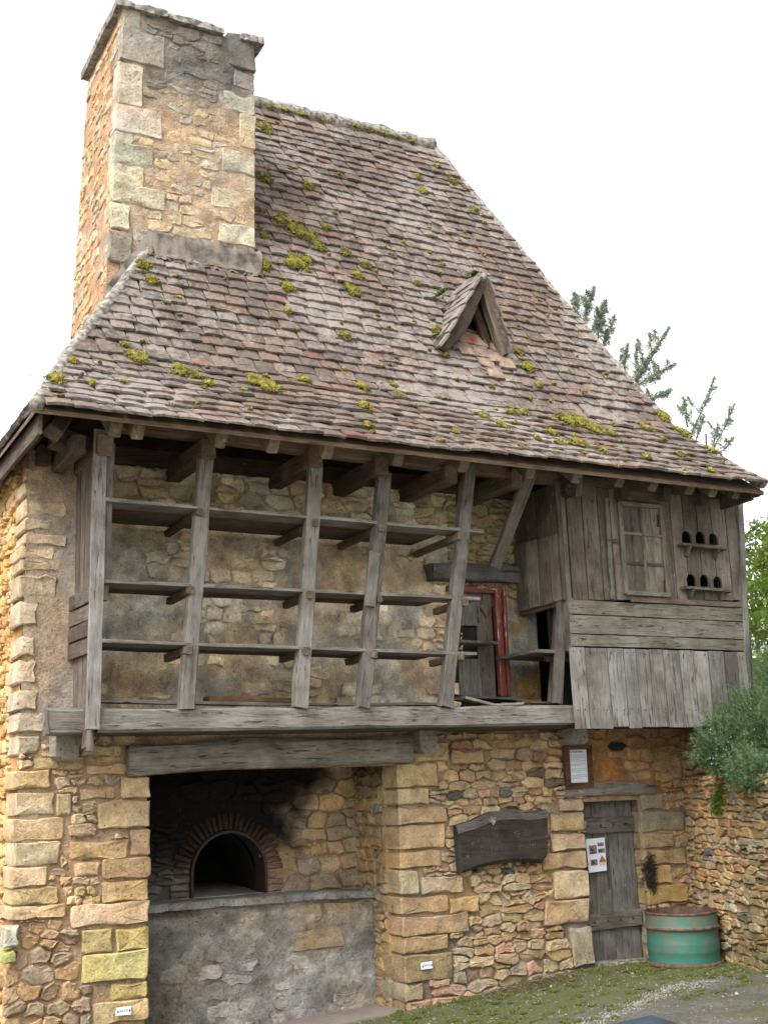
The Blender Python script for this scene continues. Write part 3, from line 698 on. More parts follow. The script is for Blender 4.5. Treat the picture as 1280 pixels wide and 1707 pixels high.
# ------------------------------------------------------------------ roof
EZ = 4.475; SK = math.hypot(.93, .80)
RIDGE_Y, RIDGE_Z = 2.0, 9.50
SU = math.hypot(RIDGE_Y+.3, RIDGE_Z-5.30); ST = SK+SU
def prof(s):                                  # distance up the slope -> inward run from the eave, height
    if s < SK: f = s/SK; return .93*f, .80*f+.015*math.sin(math.pi*f)*-1
    f = (s-SK)/SU; return .93+2.30*f, .80+(RIDGE_Z-5.30)*f
def lx(s):
    r = prof(s)[0]; return 1.74+.47*(r/.93) if r < .93 else (2.21+.84*(r-.93)/.74 if r < 1.67 else 3.05+1.55*(r-1.67)/1.56)
def rx(s):
    r = prof(s)[0]; return 8.82-.32*(r/.93) if r < .93 else 8.5-1.33*(r-.93)/2.30
def sag(x, s): return .030*nz(x*.55, s*.5, 2)+.012*nz(x*1.7, s*1.5, 8)
def rsurf(x, s, lift=0.0):                    # front slope
    r, h = prof(s); r2, h2 = prof(min(ST, s+.05)); r1, h1 = prof(max(0, s-.05)); t = np.array([0, r2-r1, h2-h1]); t /= np.linalg.norm(t)
    n = np.array([0, -t[2], t[1]]); return np.array([x, -1.23+r, EZ+h+.05*(x-1.74)/7.1*(1 if s < 1.6 else .4)])+n*(sag(x, s)+lift), t, n
def roof_hit(px, py):
    best = None
    for k in range(400):
        s = ST*k/399; r, h = prof(s); Y = -1.23+r; p = at(px, py, Y); d = p[2]-(EZ+h+.05*(p[0]-1.74)/7.1*(1 if s < 1.6 else .4))
        if best is not None and best[0]*d <= 0: return p[0], s
        best = (d, s)
    return None
roof = None
# deck (closed shell of the four slopes)
BY = 2*RIDGE_Y+1.23
def deck():
    rings = []
    for s in (0, SK, ST):
        r, h = prof(s); y0 = -1.23+r; y1 = BY-r; z = EZ+h-.012-(.02 if s else -.0)
        rings.append([(lx(s), y0, z), (rx(s), y0, z), (rx(s), y1, z), (lx(s), y1, z)])
    V = [v for r in rings for v in r]; F = []
    for k in range(2):
        for i in range(4): j = (i+1) % 4; F.append((k*4+i, k*4+j, (k+1)*4+j, (k+1)*4+i))
    F.append((8, 9, 10, 11))
    n = len(V); V2 = [(x, y, z-.035) for x, y, z in V]; V += V2; F += [tuple(i+n for i in f[::-1]) for f in F]
    F += [(i, (i+1) % 4, (i+1) % 4+n, i+n) for i in range(4)]
    return obj('roof', V, F, M_WOOD, house, smooth=False, color=(.20, .14, .095))
roof = deck()
TW, TE, TL = .195, .128, .30
def tile_variant():
    nx, ny = 3, 2; w_ = TW*U(.94, .985); V = []; cur = U(.001, .008); tw = U(-.006, .006); ed = [U(-.010, .008) for _ in range(nx+1)]
    brk = R_.random() < .18
    if brk: ed[0 if R_.random() < .5 else nx] += U(.02, .045)
    th = U(.021, .030)
    for zz in (0, 1):
        for j in range(ny+1):
            for i in range(nx+1):
                x = (i/nx-.5)*w_; y = TL*j/ny+(ed[i] if j == 0 else 0)
                z = cur*(1-(2*i/nx-1)**2)+tw*(i/nx-.5)*(1-j/ny)*2+(th if zz else 0)+(U(-.002, .002) if zz else 0)-(.004 if zz and j == 0 else 0)
                V.append((x, y, z))
    q = (nx+1); m = q*(ny+1); F = []
    for j in range(ny):
        for i in range(nx): F.append((m+j*q+i, m+j*q+i+1, m+(j+1)*q+i+1, m+(j+1)*q+i))
    for i in range(nx): F.append((i, i+1, m+i+1, m+i))
    for j in range(ny):
        F.append((j*q, m+j*q, m+(j+1)*q, (j+1)*q)); F.append((j*q+nx, (j+1)*q+nx, m+(j+1)*q+nx, m+j*q+nx))
    for i in range(nx): F.append((i, ny*q+i, ny*q+i+1, i+1)[::1])
    return np.array(V), F
VARS = [tile_variant() for _ in range(14)]
VMESH = [mkmesh('tile', v, f, M_TILE, smooth=False, rnd=np.zeros(len(v))) for v, f in VARS]
CHX0, CHX1, CHY0, CHY1 = 2.70, 4.12, .44, 1.72
dorm = roof_hit(792, 588)
DX, DS = dorm
tiles = []
s = -.06; row = 0
while s < ST-.20:
    ss = max(s, -.06); x = lx(max(0, s))+U(-.12, .02)+.05; xe = rx(max(0, s))-.03
    while x < xe:
        wv = TW*U(.97, 1.06); cx = x+wv/2; x += wv
        if cx > xe+.05 or cx < lx(max(0, s))-.05: continue
        sc = s+TL/2; r, h = prof(max(0, sc)); Yc = -1.23+r
        if CHX0-.05 < cx < CHX1+.08 and CHY0+.03 < Yc < CHY1: continue
        base, t, n = rsurf(cx, max(0, s)); 
        if s < 0: base = base+t*s
        up, _, _ = rsurf(cx, max(0, s)+TL)
        if DS+.12 < s < DS+.62 and abs(cx-DX) < .30*(1-(s-DS-.12)/.75): continue
        lift = .030+.036; b0 = base+n*(.046+U(-.004, .010)); b1 = up+n*(-.008+U(-.003, .003))
        yv = b1-b0; yv /= np.linalg.norm(yv); xv = np.array([1., 0, 0]); slip = R_.random() < .035; rot = U(-.018, .018)*(4 if slip else 1)
        xv = xv+np.array([0, 0, 1])*U(-.012, .012); xv -= yv*(xv@yv); xv /= np.linalg.norm(xv)
        zv = np.cross(xv, yv); xr = xv*math.cos(rot)+yv*math.sin(rot); yr = np.cross(zv, xr)
        tiles.append((b0+yr*(U(-.007, .007)-(U(.015, .05) if slip else 0)), xr, yr, zv, R_.randrange(14), U(0, 1), s if (cx-.12 < lx(min(ST, max(0, s)+TL)) or cx+.12 > rx(min(ST, max(0, s)+TL))) else None))
    s += TE*U(.93, 1.07); row += 1
def score(tl): 
    px, py, k = proj(tl[0]); vis = 0 < px < 1280 and 0 < py < 1707
    return (1/k)*abs((tl[3]@(CAM-tl[0]))/np.linalg.norm(CAM-tl[0]))*(1 if vis else .01)
# lowest rows and the rows round the dormer are the largest in view
tiles.sort(key=lambda a: -score(a))
A = Acc()
def hip_clamp(W, Vl, s0):
    W = W.copy()
    for q in range(len(W)):
        sv = min(ST, max(0, s0+Vl[q, 1])); W[q, 0] = min(rx(sv)+.01, max(lx(sv)-.01, W[q, 0]))
    return W
for i, (b, xv, yv, zv, vi, rn, es) in enumerate(tiles):
    if es is not None:
        V, F = VARS[vi]; W = hip_clamp(b+V[:, :1]*xv+V[:, 1:2]*yv+V[:, 2:]*zv, V, es)
        if W[:, 0].max()-W[:, 0].min() < .03: continue
        if i < 296: obj('tile', W, F, M_TILE, roof, smooth=False, rnd=np.full(len(W), rn))
        else: A.add(W, F, rnd=rn)
        continue
    if i < 296:
        o = bpy.data.objects.new('tile', VMESH[vi]); place(o, tuple(b), roof)
        Mx = Matrix(((xv[0], yv[0], zv[0]), (xv[1], yv[1], zv[1]), (xv[2], yv[2], zv[2]))); o.rotation_mode = 'QUATERNION'; o.rotation_quaternion = Mx.to_quaternion()
    else:
        V, F = VARS[vi]; A.add(b+V[:, :1]*xv+V[:, 1:2]*yv+V[:, 2:]*zv, F, rnd=rn)
A.make('roof_tiles', M_TILE, roof, kind='stuff', smooth=False)
# other three slopes, joined
def slope_tiles(pt, lo, hi, along, name):
    A = Acc(); s = -.05
    while s < ST-.20:
        a = lo(min(ST, max(0, s)+TL))+.06; b = hi(min(ST, max(0, s)+TL))-.06; x = a+U(0, .05)
        while x < b:
            wv = TW*U(.97, 1.06); x += wv; cx = x-wv/2
            if cx > b: break
            p0, t, n = pt(cx, s); p1, _, _ = pt(cx, s+TL); p0 = p0+n*(.012+U(-.004, .006)); p1 = p1-n*.028
            yv = (p1-p0)/np.linalg.norm(p1-p0); xv = along-yv*(along@yv); xv /= np.linalg.norm(xv); zv = np.cross(xv, yv)
            if along is not None and CHX0-.05 < p0[0] < CHX1 and CHY0 < p0[1] < CHY1: continue
            V, F = VARS[R_.randrange(14)]; A.add(p0+V[:, :1]*xv+V[:, 1:2]*yv+V[:, 2:]*zv, F, rnd=U(0, 1))
        s += TE
    A.make(name, M_TILE, roof, kind='stuff', smooth=False)
def tn(f, u, s, al):
    a = f(u, max(0, s-.04)); b = f(u, min(ST, max(.04, s+.04))); t = (b-a)/np.linalg.norm(b-a); n = np.cross(al, t); return t, n/np.linalg.norm(n)
def lf(u, s): ss = min(ST, max(0, s)); return np.array([lx(ss), u, EZ+prof(ss)[1]])
def rf(u, s): ss = min(ST, max(0, s)); return np.array([rx(ss), u, EZ+.05+prof(ss)[1]])
def bf(u, s): ss = min(ST, max(0, s)); return np.array([u, BY-prof(ss)[0], EZ+prof(ss)[1]])
ylo = lambda s: -1.23+prof(s)[0]; yhi = lambda s: BY-prof(s)[0]
aL = np.array([0, -1., 0]); aR = np.array([0, 1., 0]); aB = np.array([-1., 0, 0])
slope_tiles(lambda u, s: (lf(u, s), *tn(lf, u, s, aL)), ylo, yhi, aL, 'roof_tiles')
slope_tiles(lambda u, s: (rf(u, s), *tn(rf, u, s, aR)), ylo, yhi, aR, 'roof_tiles')
slope_tiles(lambda u, s: (bf(u, s), *tn(bf, u, s, aB)), lx, rx, aB, 'roof_tiles')
# mortar bands along hips and ridge
def band(name, pts, r, mat, parent, seg=7, jit=.3, flat=1.0):
    V = []; F = []; n = len(pts)
    for k, p in enumerate(pts):
        p = np.array(p, float); q = np.array(pts[min(n-1, k+1)])-np.array(pts[max(0, k-1)]); q = q/np.linalg.norm(q)
        a = np.cross(q, [0, 0, 1.]); a /= np.linalg.norm(a)+1e-9; b = np.cross(a, q)
        for i in range(seg):
            th = 2*math.pi*i/seg; rr = r*(1+jit*nf(p[0]*9+i*3, p[1]*9, p[2]*9)); V.append(p+a*math.cos(th)*rr+b*math.sin(th)*rr*flat)
    for k in range(n-1):
        for i in range(seg): j = (i+1) % seg; F.append((k*seg+i, k*seg+j, (k+1)*seg+j, (k+1)*seg+i))
    F += [tuple(range(seg))[::-1], tuple((n-1)*seg+i for i in range(seg))]
    return obj(name, V, F, mat, parent)
def hip_pts(fx, s0, s1, n=60, dn=0.0): 
    o = []
    for k in range(n+1):
        s = s0+(s1-s0)*k/n; r, h = prof(s); p, t, nn = rsurf(fx(s), s, .03); o.append(p-np.array([0, 0, dn]))
    return o
band('hip_mortar', hip_pts(lambda s: lx(s)-.0, 0, ST, 90, .015), .056, M_CEMENT, roof)
band('hip_mortar', hip_pts(lambda s: rx(s)+.0, 0, ST, 90, .02), .052, M_CEMENT, roof)
rp = []
for k in range(61):
    x = lx(ST)+(rx(ST)-lx(ST))*k/60; rp.append((x, RIDGE_Y, RIDGE_Z+.0+sag(x, ST)+.03*nz(x*3)))
band('ridge_mortar', rp, .105, M_CEMENT, roof, jit=.3)
# mortar collar where the chimney meets the roof
p = roof_hit(330, 432)
cs = p[1]
def fillet():
    P_ = []
    for k in range(22):                       # where the left slope runs into the chimney front
        ss = cs-.75+.75*k/21; z = EZ+prof(ss)[1]; P_.append(((lx(ss)-.02, CHY0-.035, z+.17), (lx(ss)-.02, CHY0-.05, z+.10), (lx(ss)-.01, CHY0-.075, z+.03), (lx(ss)+.01, CHY0-.10, z-.06)))
    for k in range(60):                       # along the foot of the chimney front
        x = lx(cs)+(CHX1+.05-lx(cs))*k/59; b1, t, n = rsurf(x, cs, .03); b2 = rsurf(x, cs-.12, .065)[0]; b3 = rsurf(x, cs-.21, .062)[0]
        P_.append(((x, CHY0-.035, b1[2]+.15), (x, CHY0-.075, b1[2]+.07), tuple(b2), tuple(b3)))
    V = []
    for k, q in enumerate(P_):
        for m_, p_ in enumerate(q):
            w_ = nf(k*.35, m_*2.1, 3); V.append((p_[0], p_[1]-.012*w_, p_[2]+.030*w_))
    F = [(k*4+m_, (k+1)*4+m_, (k+1)*4+m_+1, k*4+m_+1) for k in range(len(P_)-1) for m_ in range(3)]
    return obj('chimney_flashing', V, F, M_FLASH, roof)
fillet()

# ------------------------------------------------------------------ chimney
chim = thing_ch = None
cz0, cz1 = 5.6, 9.12
def chx(z): f = (z-6.5)/2.6; return 2.69+.105*f, 4.11+.03*f
def chimney_body():
    V = []; zs = np.linspace(cz0, cz1, 40); C = []
    for z in zs:
        a, b = chx(z)
        for (x, y) in ((a, CHY0), (b, CHY0), (b, CHY1), (a, CHY1)): V.append((x, y, z))
    F = [(k*4+i, k*4+(i+1) % 4, (k+1)*4+(i+1) % 4, (k+1)*4+i) for k in range(39) for i in range(4)]; F.append((156, 157, 158, 159))
    return obj('chimney', V, F, M_MORTAR, house, cols=[(.44, .27, .17)]*len(V), smooth=False)
chim = chimney_body()
def chcol(x, z, base):
    g = sm(z, 7.9+.5*nz(x*2, 1), 8.8)*(.75+.6*sm(nz(x*3, z*2.2)+.35)); g = min(1, g*(1.0 if x > 3.0 else .55))
    c = base*(1-g)+np.array((.15, .145, .135))*g*(.8+.4*nz(x*9, z*9)); 
    if z < 6.75: k = sm((6.85-z)/.25); c = c*(1-k*.6)+np.array((.16, .145, .125))*k*.6
    return c
CHF = frame((0, CHY0, 0), (1, 0, 0), (0, 0, 1), (0, -1, 0))
a = sheet('chimney_render', CHF, 2.80, 4.12, 6.3, cz1, .04, M_MORTAR, chim, lambda u, v: chcol(u, v, np.array((.42, .31, .215))), .014, .017)
CHQ_L = [(206, 12, 236, 60), (203, 55, 275, 110), (200, 108, 238, 178), (196, 180, 270, 228), (193, 222, 222, 240), (190, 243, 254, 282), (189, 277, 240, 312), (186, 314, 276, 345), (183, 340, 218, 385), (182, 388, 220, 440)]
CHQ_R = [(388, 120, 422, 150), (362, 153, 422, 188), (398, 192, 422, 250), (368, 254, 421, 290), (404, 293, 421, 322), (352, 318, 420, 352), (362, 376, 420, 410), (380, 60, 424, 118)]
rects = []
def palec(): return pick([(.40, .36, .27), (.42, .37, .27), (.38, .34, .27), (.43, .37, .25)], v=.1)
for i, q in enumerate(CHQ_L+CHQ_R):
    r = pxrect(*q, Y=CHY0); a, b = chx((r[2]+r[3])/2)
    r = (a-.012, r[1], r[2], r[3]) if i < len(CHQ_L) else (r[0], b+.012, r[2], r[3])
    rects.append(r); cu = (r[0]+r[1])/2; quoin(r, chim, CHF, t=.026, back=.16, col=chcol(cu, r[2], palec()), gap=.004, rough=.8)
def chst(u, v): return chcol(u, v, pick([(.42, .33, .22), (.40, .34, .25), (.37, .33, .27), (.44, .33, .20), (.40, .31, .21)], v=.08))
add_cells(rubble(2.86, 4.08, 6.6, 9.1, (.07, .15), (1.2, 2.4), rects, keep=lambda u, v: R_.random() < .78), chim, CHF, chst, t=.021, gap=.004, tv=.005, rough=.9)
CHS = frame((2.71, CHY0, 0), (0, -1, 0), (.04, 0, 1), (-1, 0, 0))
cside = sheet('chimney_render', frame((2.70-.04*6.5, CHY0, 0), (0, -1, 0), (.04, 0, 1), (-1, 0, 0)), -(CHY1-CHY0), 0, 5.6, cz1, .06, M_MORTAR, chim, lambda u, v: np.array((.42, .25, .135))*(1-.35*sm(v, 8.3, 9.1)), .014, .004)
add_cells(rubble(-(CHY1-CHY0), -.02, 5.8, 9.05, (.08, .15), (1.0, 2.0), keep=lambda u, v: R_.random() < .6), chim, frame((2.70-.04*6.5, CHY0, 0), (0, -1, 0), (.04, 0, 1), (-1, 0, 0)), lambda u, v: pick([(.44, .32, .18), (.42, .29, .16), (.39, .33, .23)], v=.12), t=.018, gap=.006, tv=.005, rough=.9)
# cap slabs along the chimney top (one missing on the front)
def slab(x0, x1, y0, y1, z, th=.07):
    V = []; n = 8
    for zz in (0, 1):
        for i in range(n+1):
            for j in range(3):
                x = x0+(x1-x0)*i/n; y = y0+(y1-y0)*j/2
                V.append((x+U(-.008, .008), y+U(-.014, .014)+(.01 if zz else 0), z+zz*th+.012*nf(x*5, y*5, zz*3)))
    m = (n+1)*3; F = []
    for i in range(n):
        for j in range(2): F += [(m+i*3+j, m+(i+1)*3+j, m+(i+1)*3+j+1, m+i*3+j+1), (i*3+j, i*3+j+1, (i+1)*3+j+1, (i+1)*3+j)]
        F += [(i*3, (i+1)*3, m+(i+1)*3, m+i*3), (i*3+2, m+i*3+2, m+(i+1)*3+2, (i+1)*3+2)]
    for j in range(2): F += [(j, m+j, m+j+1, j+1), (n*3+j, n*3+j+1, m+n*3+j+1, m+n*3+j)]
    obj('cap_stone', V, F, M_CEMENT, chim, smooth=False)
slab(2.72, 3.22, CHY0-.07, CHY0+.33, cz1); slab(3.23, 3.80, CHY0-.07, CHY0+.33, cz1-.01); slab(3.99, 4.24, CHY0-.07, CHY0+.33, cz1)
slab(2.72, 2.98, CHY0+.34, CHY0+.9, cz1); slab(2.72, 2.98, CHY0+.91, CHY1+.04, cz1); slab(3.95, 4.22, CHY0+.34, CHY1+.04, cz1)
slab(3.0, 3.94, CHY1-.3, CHY1+.05, cz1)

# ------------------------------------------------------------------ eaves carpentry
purl = beam('eaves_purlin', at(205, 703, YG+.02), at(931, 795, YG+.02), .13, .12, house, (.24, .165, .115), jit=.008)
for px, py in ((176, 741), (347, 748), (526, 763), (636, 777), (752, 790), (862, 797)):
    p = at(px, py, YG-.06); beam('joist', p, (p[0], 1.1, p[2]+.02), .165, .125, house, tint((.25, .175, .125)), depth_dir=(1, 0, 0), shift=False, jit=.008)
for k in range(14):                            # rafters of the front slope with tapered tails
    x = [2.52, 3.18, 3.62, 4.1, 4.75, 5.4, 6.09, 6.6, 7.1, 7.5, 7.95, 8.25, 2.35, 8.55][k]
    beam('rafter', (x, -1.14, EZ-.085+.007*(x-1.74)), (x, -.35, EZ+.57), .125, .09, house, tint((.24, .18, .13)), depth_dir=(1, 0, 0), shift=False, taper=1.1)
for k in range(12):
    x = 3.4+k*.38; beam('rafter', (x, -.22, 5.10), (x, .9, 7.35), .10, .08, house, tint(BROWN), depth_dir=(1, 0, 0), shift=False)
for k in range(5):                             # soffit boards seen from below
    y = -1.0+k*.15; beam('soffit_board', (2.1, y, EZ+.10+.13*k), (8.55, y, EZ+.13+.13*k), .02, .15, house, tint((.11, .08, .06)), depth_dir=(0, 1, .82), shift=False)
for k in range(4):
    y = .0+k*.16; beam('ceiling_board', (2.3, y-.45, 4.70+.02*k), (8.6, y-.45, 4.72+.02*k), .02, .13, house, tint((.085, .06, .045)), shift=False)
# left eave: fascia, side rafters, corner timbers
beam('fascia', (1.80, -1.13, EZ-.09), (1.80, 4.9, EZ-.09), .16, .03, house, (.16, .125, .10), depth_dir=(1, 0, 0), shift=False)
for k, y in enumerate((-.45, .1, .6, 1.1, 1.7)):
    beam('rafter', (1.83, y, EZ-.09), (2.16, y, EZ+.42), .11, .09, house, tint((.16, .12, .09)), depth_dir=(0, 1, 0), shift=False)
beam('hip_rafter', (1.93, -.95, EZ-.10), (2.22, -.35, EZ+.38), .13, .11, house, (.15, .11, .08), shift=False)
beam('corner_beam', at(92, 722, -.62), at(150, 742, -.62), .15, .20, house, (.14, .10, .075))
beam('corner_beam', (2.16, -.80, 4.36), (2.20, .3, 4.40), .14, .11, house, (.15, .11, .08), depth_dir=(1, 0, 0), shift=False)
beam('joist', (at(76, 757, -.15)), at(76, 757, -.15)+np.array([0, .5, 0]), .15, .11, house, (.12, .09, .07), depth_dir=(1, 0, 0), shift=False)
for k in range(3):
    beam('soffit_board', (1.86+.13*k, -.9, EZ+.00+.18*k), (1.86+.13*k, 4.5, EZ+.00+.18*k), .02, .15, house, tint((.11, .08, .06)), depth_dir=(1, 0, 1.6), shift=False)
beam('wall_plate', (1.95, .05, 4.56), (8.6, .05, 4.60), .16, .2, house, (.12, .085, .06))
beam('fascia', (8.76, -1.13, EZ-.02), (8.76, 4.9, EZ-.02), .13, .03, house, (.13, .11, .09), depth_dir=(1, 0, 0), shift=False)
beam('corner_beam', at(1180, 800, -1.0), at(1266, 818, -1.05), .12, .08, house, (.17, .14, .11))

# ------------------------------------------------------------------ dovecote box
YD = -.70
def bx(x, z): return np.array([x, YD, z])
# back and lining, so the flight holes look into a dark box
box('dovecote_lining', (6.80, -.30, 2.35), (8.95, -.27, 4.55), M_DARK, house)
ups = [(932, 948), (949, 975), (975, 1001), (1001, 1021), (1021, 1034), (1104, 1122), (1122, 1143), (1143, 1166), (1166, 1190), (1190, 1214), (1214, 1232)]
HOLES = [(1145, 905, 16, 20), (1168, 906, 16, 20), (1190, 908, 15, 19), (1153, 977, 15, 20), (1175, 978, 15, 20), (1197, 980, 15, 19)]
hole_w = []
for hx, hy, hw, hh in HOLES:
    p = at(hx, hy, YD); q = at(hx+hw/2, hy, YD); r = at(hx, hy-hh, YD); hole_w.append((p[0], p[2], (q[0]-p[0]), r[2]-p[2]))
cut = bpy.data.objects.new('cutter', None)
def cutters():
    A = Acc()
    for x, z, hw, hh in hole_w:
        prof_ = [(x-hw, z)]+[(x+hw*math.cos(math.pi-math.pi*k/10), z+hh-hw+hw*math.sin(math.pi*k/10)) for k in range(11)]+[(x+hw, z)]
        n = len(prof_); V = [(a, YD-.2, b) for a, b in prof_]+[(a, YD+.2, b) for a, b in prof_]
        F = [tuple(range(n))[::-1], tuple(range(n, 2*n))]+[(i, (i+1) % n, (i+1) % n+n, i+n) for i in range(n)]
        A.add(V, F)
    me = mkmesh('cutter', np.vstack(A.V), A.F, smooth=False); o = bpy.data.objects.new('cutter', me); COL.objects.link(o); return o
def clean(me):
    b = bmesh.new(); b.from_mesh(me); bmesh.ops.remove_doubles(b, verts=b.verts, dist=1e-6); bmesh.ops.recalc_face_normals(b, faces=b.faces); b.to_mesh(me); b.free()
cutter = cutters(); clean(cutter.data)
def px_plank(name, x0, x1, ytop, ybot, Y, th=.022, color=GREY, ytop2=None, tilt=0.0):
    """vertical board whose face fills the measured strip"""
    a = at(x0, ybot, Y); b = at(x1, ybot, Y); c = at(x0, ytop, Y); xm0 = (a[0]+b[0])/2
    wdt = (b[0]-a[0]); z0 = (a[2]+b[2])/2; z1 = c[2]
    return beam(name, (xm0, Y+tilt, z0), (xm0, Y, z1), wdt-.006, th, house, color, jit=.002, ch=.06)
bots = 998
for i, (a, b) in enumerate(ups):
    # columns lean like the verticals there: measure at mid height
    X0 = at(a, 915, YD)[0]; X1 = at(b, 915, YD)[0]
    yj = YD+U(0, .006); o = beam('plank', ((X0+X1)/2, yj, at(a, 999, YD)[2]), ((X0+X1)/2, yj, 4.50), X1-X0-.011, .024, house, tint((.24, .20, .17), .2), jit=0 if a >= 1122 else .002, ch=.06)
    if a >= 1122:
        clean(o.data)
        md = o.modifiers.new('b', 'BOOLEAN'); md.object = cutter; md.solver = 'EXACT'
        bpy.context.view_layer.update(); dg = bpy.context.evaluated_depsgraph_get()
        me = bpy.data.meshes.new_from_object(o.evaluated_get(dg)); o.modifiers.clear(); o.data = me
bpy.data.objects.remove(cutter); bpy.data.objects.remove(cut)
# boards behind/over and under the window
Xa, Xb = at(1034, 915, YD)[0], at(1104, 915, YD)[0]
zt, zb = at(1065, 843, YD)[2], at(1065, 990, YD)[2]
beam('plank', (Xa, YD, (zt+4.52)/2+.02), (Xb, YD, (zt+4.52)/2+.02), 4.52-zt-.04, .024, house, tint((.18, .145, .12)), jit=.002)
beam('plank', (Xa-.02, YD-.002, zb-.035), (Xb+.02, YD-.002, zb-.035), .055, .024, house, tint(GREY), jit=.002)
# shutter window with six panels
win = box('window', (Xa+.03, YD-.006, zb), (Xb-.02, YD+.02, zt), M_WOOD, house, color=(.17, .15, .13))
WX0, WX1 = Xa+.01, Xb-.0
for x in (WX0, WX1): beam('window_stile', (x, YD-.035, zb-.01), (x, YD-.035, zt+.01), .05, .04, win, tint((.22, .20, .175)), jit=.002)
for z in (zb, zt): beam('window_rail', (WX0, YD-.038, z), (WX1, YD-.038, z), .045, .04, win, tint((.22, .20, .175)), jit=.002)
xm = (WX0+WX1)/2; beam('glazing_bar', (xm, YD-.030, zb), (xm, YD-.030, zt), .03, .03, win, tint((.22, .20, .175)), jit=.002)
for f in (1/3, 2/3): z = zb+(zt-zb)*f; beam('glazing_bar', (WX0, YD-.026, z), (WX1, YD-.026, z), .028, .026, win, tint((.22, .20, .175)), jit=.002)
for k in range(4): x = WX0+(WX1-WX0)*(k+.5)/4; beam('window_panel', (x, YD-.012, zb), (x, YD-.012, zt), (WX1-WX0)/4-.005, .012, win, tint((.24, .21, .18), .15), jit=.002)
beam('latch', at(1012, 901, YD-.02), at(1030, 902, YD-.02), .035, .02, house, (.12, .11, .10)); beam('cover_strip', at(1021, 998, YD-.02), at(1011, 830, YD-.02), .045, .015, house, (.24, .22, .20))
for hy in (868, 978): beam('hinge', at(1097+ (hy-868)*.1, hy-10, YD-.03), at(1098+(hy-868)*.1, hy+10, YD-.03), .02, .02, house, mat=M_IRON)
# landing shelves
for (xa, ya, xb, yb) in ((1138, 907, 1214, 913), (1144, 979, 1222, 984)):
    p = at(xa, ya, YD-.09); q = at(xb, yb, YD-.09); q[2] = p[2]-.01
    sh = beam('landing_shelf', p, q, .022, .12, house, (.21, .185, .155))
    for x in (p[0]+.10, q[0]-.12):
        V = [(x-.012, YD-.001, p[2]-.012), (x-.012, YD-.10, p[2]-.012), (x-.012, YD-.06, p[2]-.05), (x-.012, YD-.03, p[2]-.10), (x-.012, YD-.001, p[2]-.11)]
        V += [(a+.024, b, c) for a, b, c in V]; F = [(0, 1, 2, 3, 4), (9, 8, 7, 6, 5)]+[(i, i+5, (i+1) % 5+5, (i+1) % 5) for i in range(5)]
        obj('shelf_bracket', V, F, M_WOOD, house, smooth=False, color=(.19, .165, .14))
# middle horizontal boards
XA, XB = at(950, 1040, YD-.02)[0], at(1242, 1040, YD-.02)[0]
zz = [at(1090, y, YD-.02)[2] for y in (1000, 1006, 1030, 1061, 1081)]
for i in range(1, 4):
    beam('plank', (XA, YD-.024, (zz[i]+zz[i+1])/2), (XB, YD-.024, (zz[i]+zz[i+1])/2), zz[i]-zz[i+1]-.010, .024, house, tint([(.235, .215, .175), (.26, .25, .215), (.25, .235, .195)][i-1], .04), jit=.003, ch=.06)
beam('plank', (XA+.75, YD-.012, (zz[0]+zz[1])/2+.015), (XB, YD-.012, (zz[0]+zz[1])/2+.015), .05, .024, house, (.18, .14, .11), jit=.003)
# lower vertical boards
lows = [950, 975, 1012, 1039, 1060, 1082, 1105, 1132, 1155, 1180, 1206, 1228, 1243]
lows = [(lows[i], lows[i+1]) for i in range(len(lows)-1)]
zl = at(1080, 1083, YD-.04)[2]
for a, b in lows:
    X0 = at(a, 1095, YD-.05)[0]; X1 = at(b, 1095, YD-.05)[0]
    beam('plank', ((X0+X1)/2, YD-.058+U(-.004, .004), 2.20+U(-.008, .008)), ((X0+X1)/2, YD-.05, zl), X1-X0-.010, .024, house, tint((.30, .295, .28), .14), jit=.003, ch=.06)
A = Acc()
def nail(p, rr=.007):
    A.add([p+np.array([rr*math.cos(a), -.001, rr*math.sin(a)]) for a in np.linspace(0, 6.283, 7)[:-1]]+[p+np.array([0, -.005, 0])], [(i, (i+1) % 6, 6) for i in range(6)])
for a, b in lows:
    for f in (.25, .75):
        x_ = at(a+(b-a)*f, 1095, YD-.05)[0]; nail(np.array([x_+U(-.01, .01), YD-.053, zl-.04+U(-.01, .01)])); nail(np.array([x_+U(-.01, .01), YD-.060, 2.36+U(-.01, .01)]))
for i in range(1, 4):
    for x_ in (XA+.04, XA+.07, (XA+XB)/2, XB-.05): nail(np.array([x_, YD-.027, (zz[i]+zz[i+1])/2+U(-.03, .03)]))
for a, b in ups:
    for z_ in (3.05, 3.75, 4.35): x_ = at(a+(b-a)*U(.3, .7), 915, YD)[0]; nail(np.array([x_, YD-.003, z_+U(-.02, .02)]))
A.make('nail_heads', M_IRON, house, kind='stuff')
beam('corner_post', at(1248, 1150, YD-.03), at(1234, 818, YD-.03), .075, .09, house, (.25, .24, .23))
beam('corner_post', (6.745, YD-.012, 2.9), (6.745, YD-.012, 4.5), .05, .09, house, (.19, .165, .14))
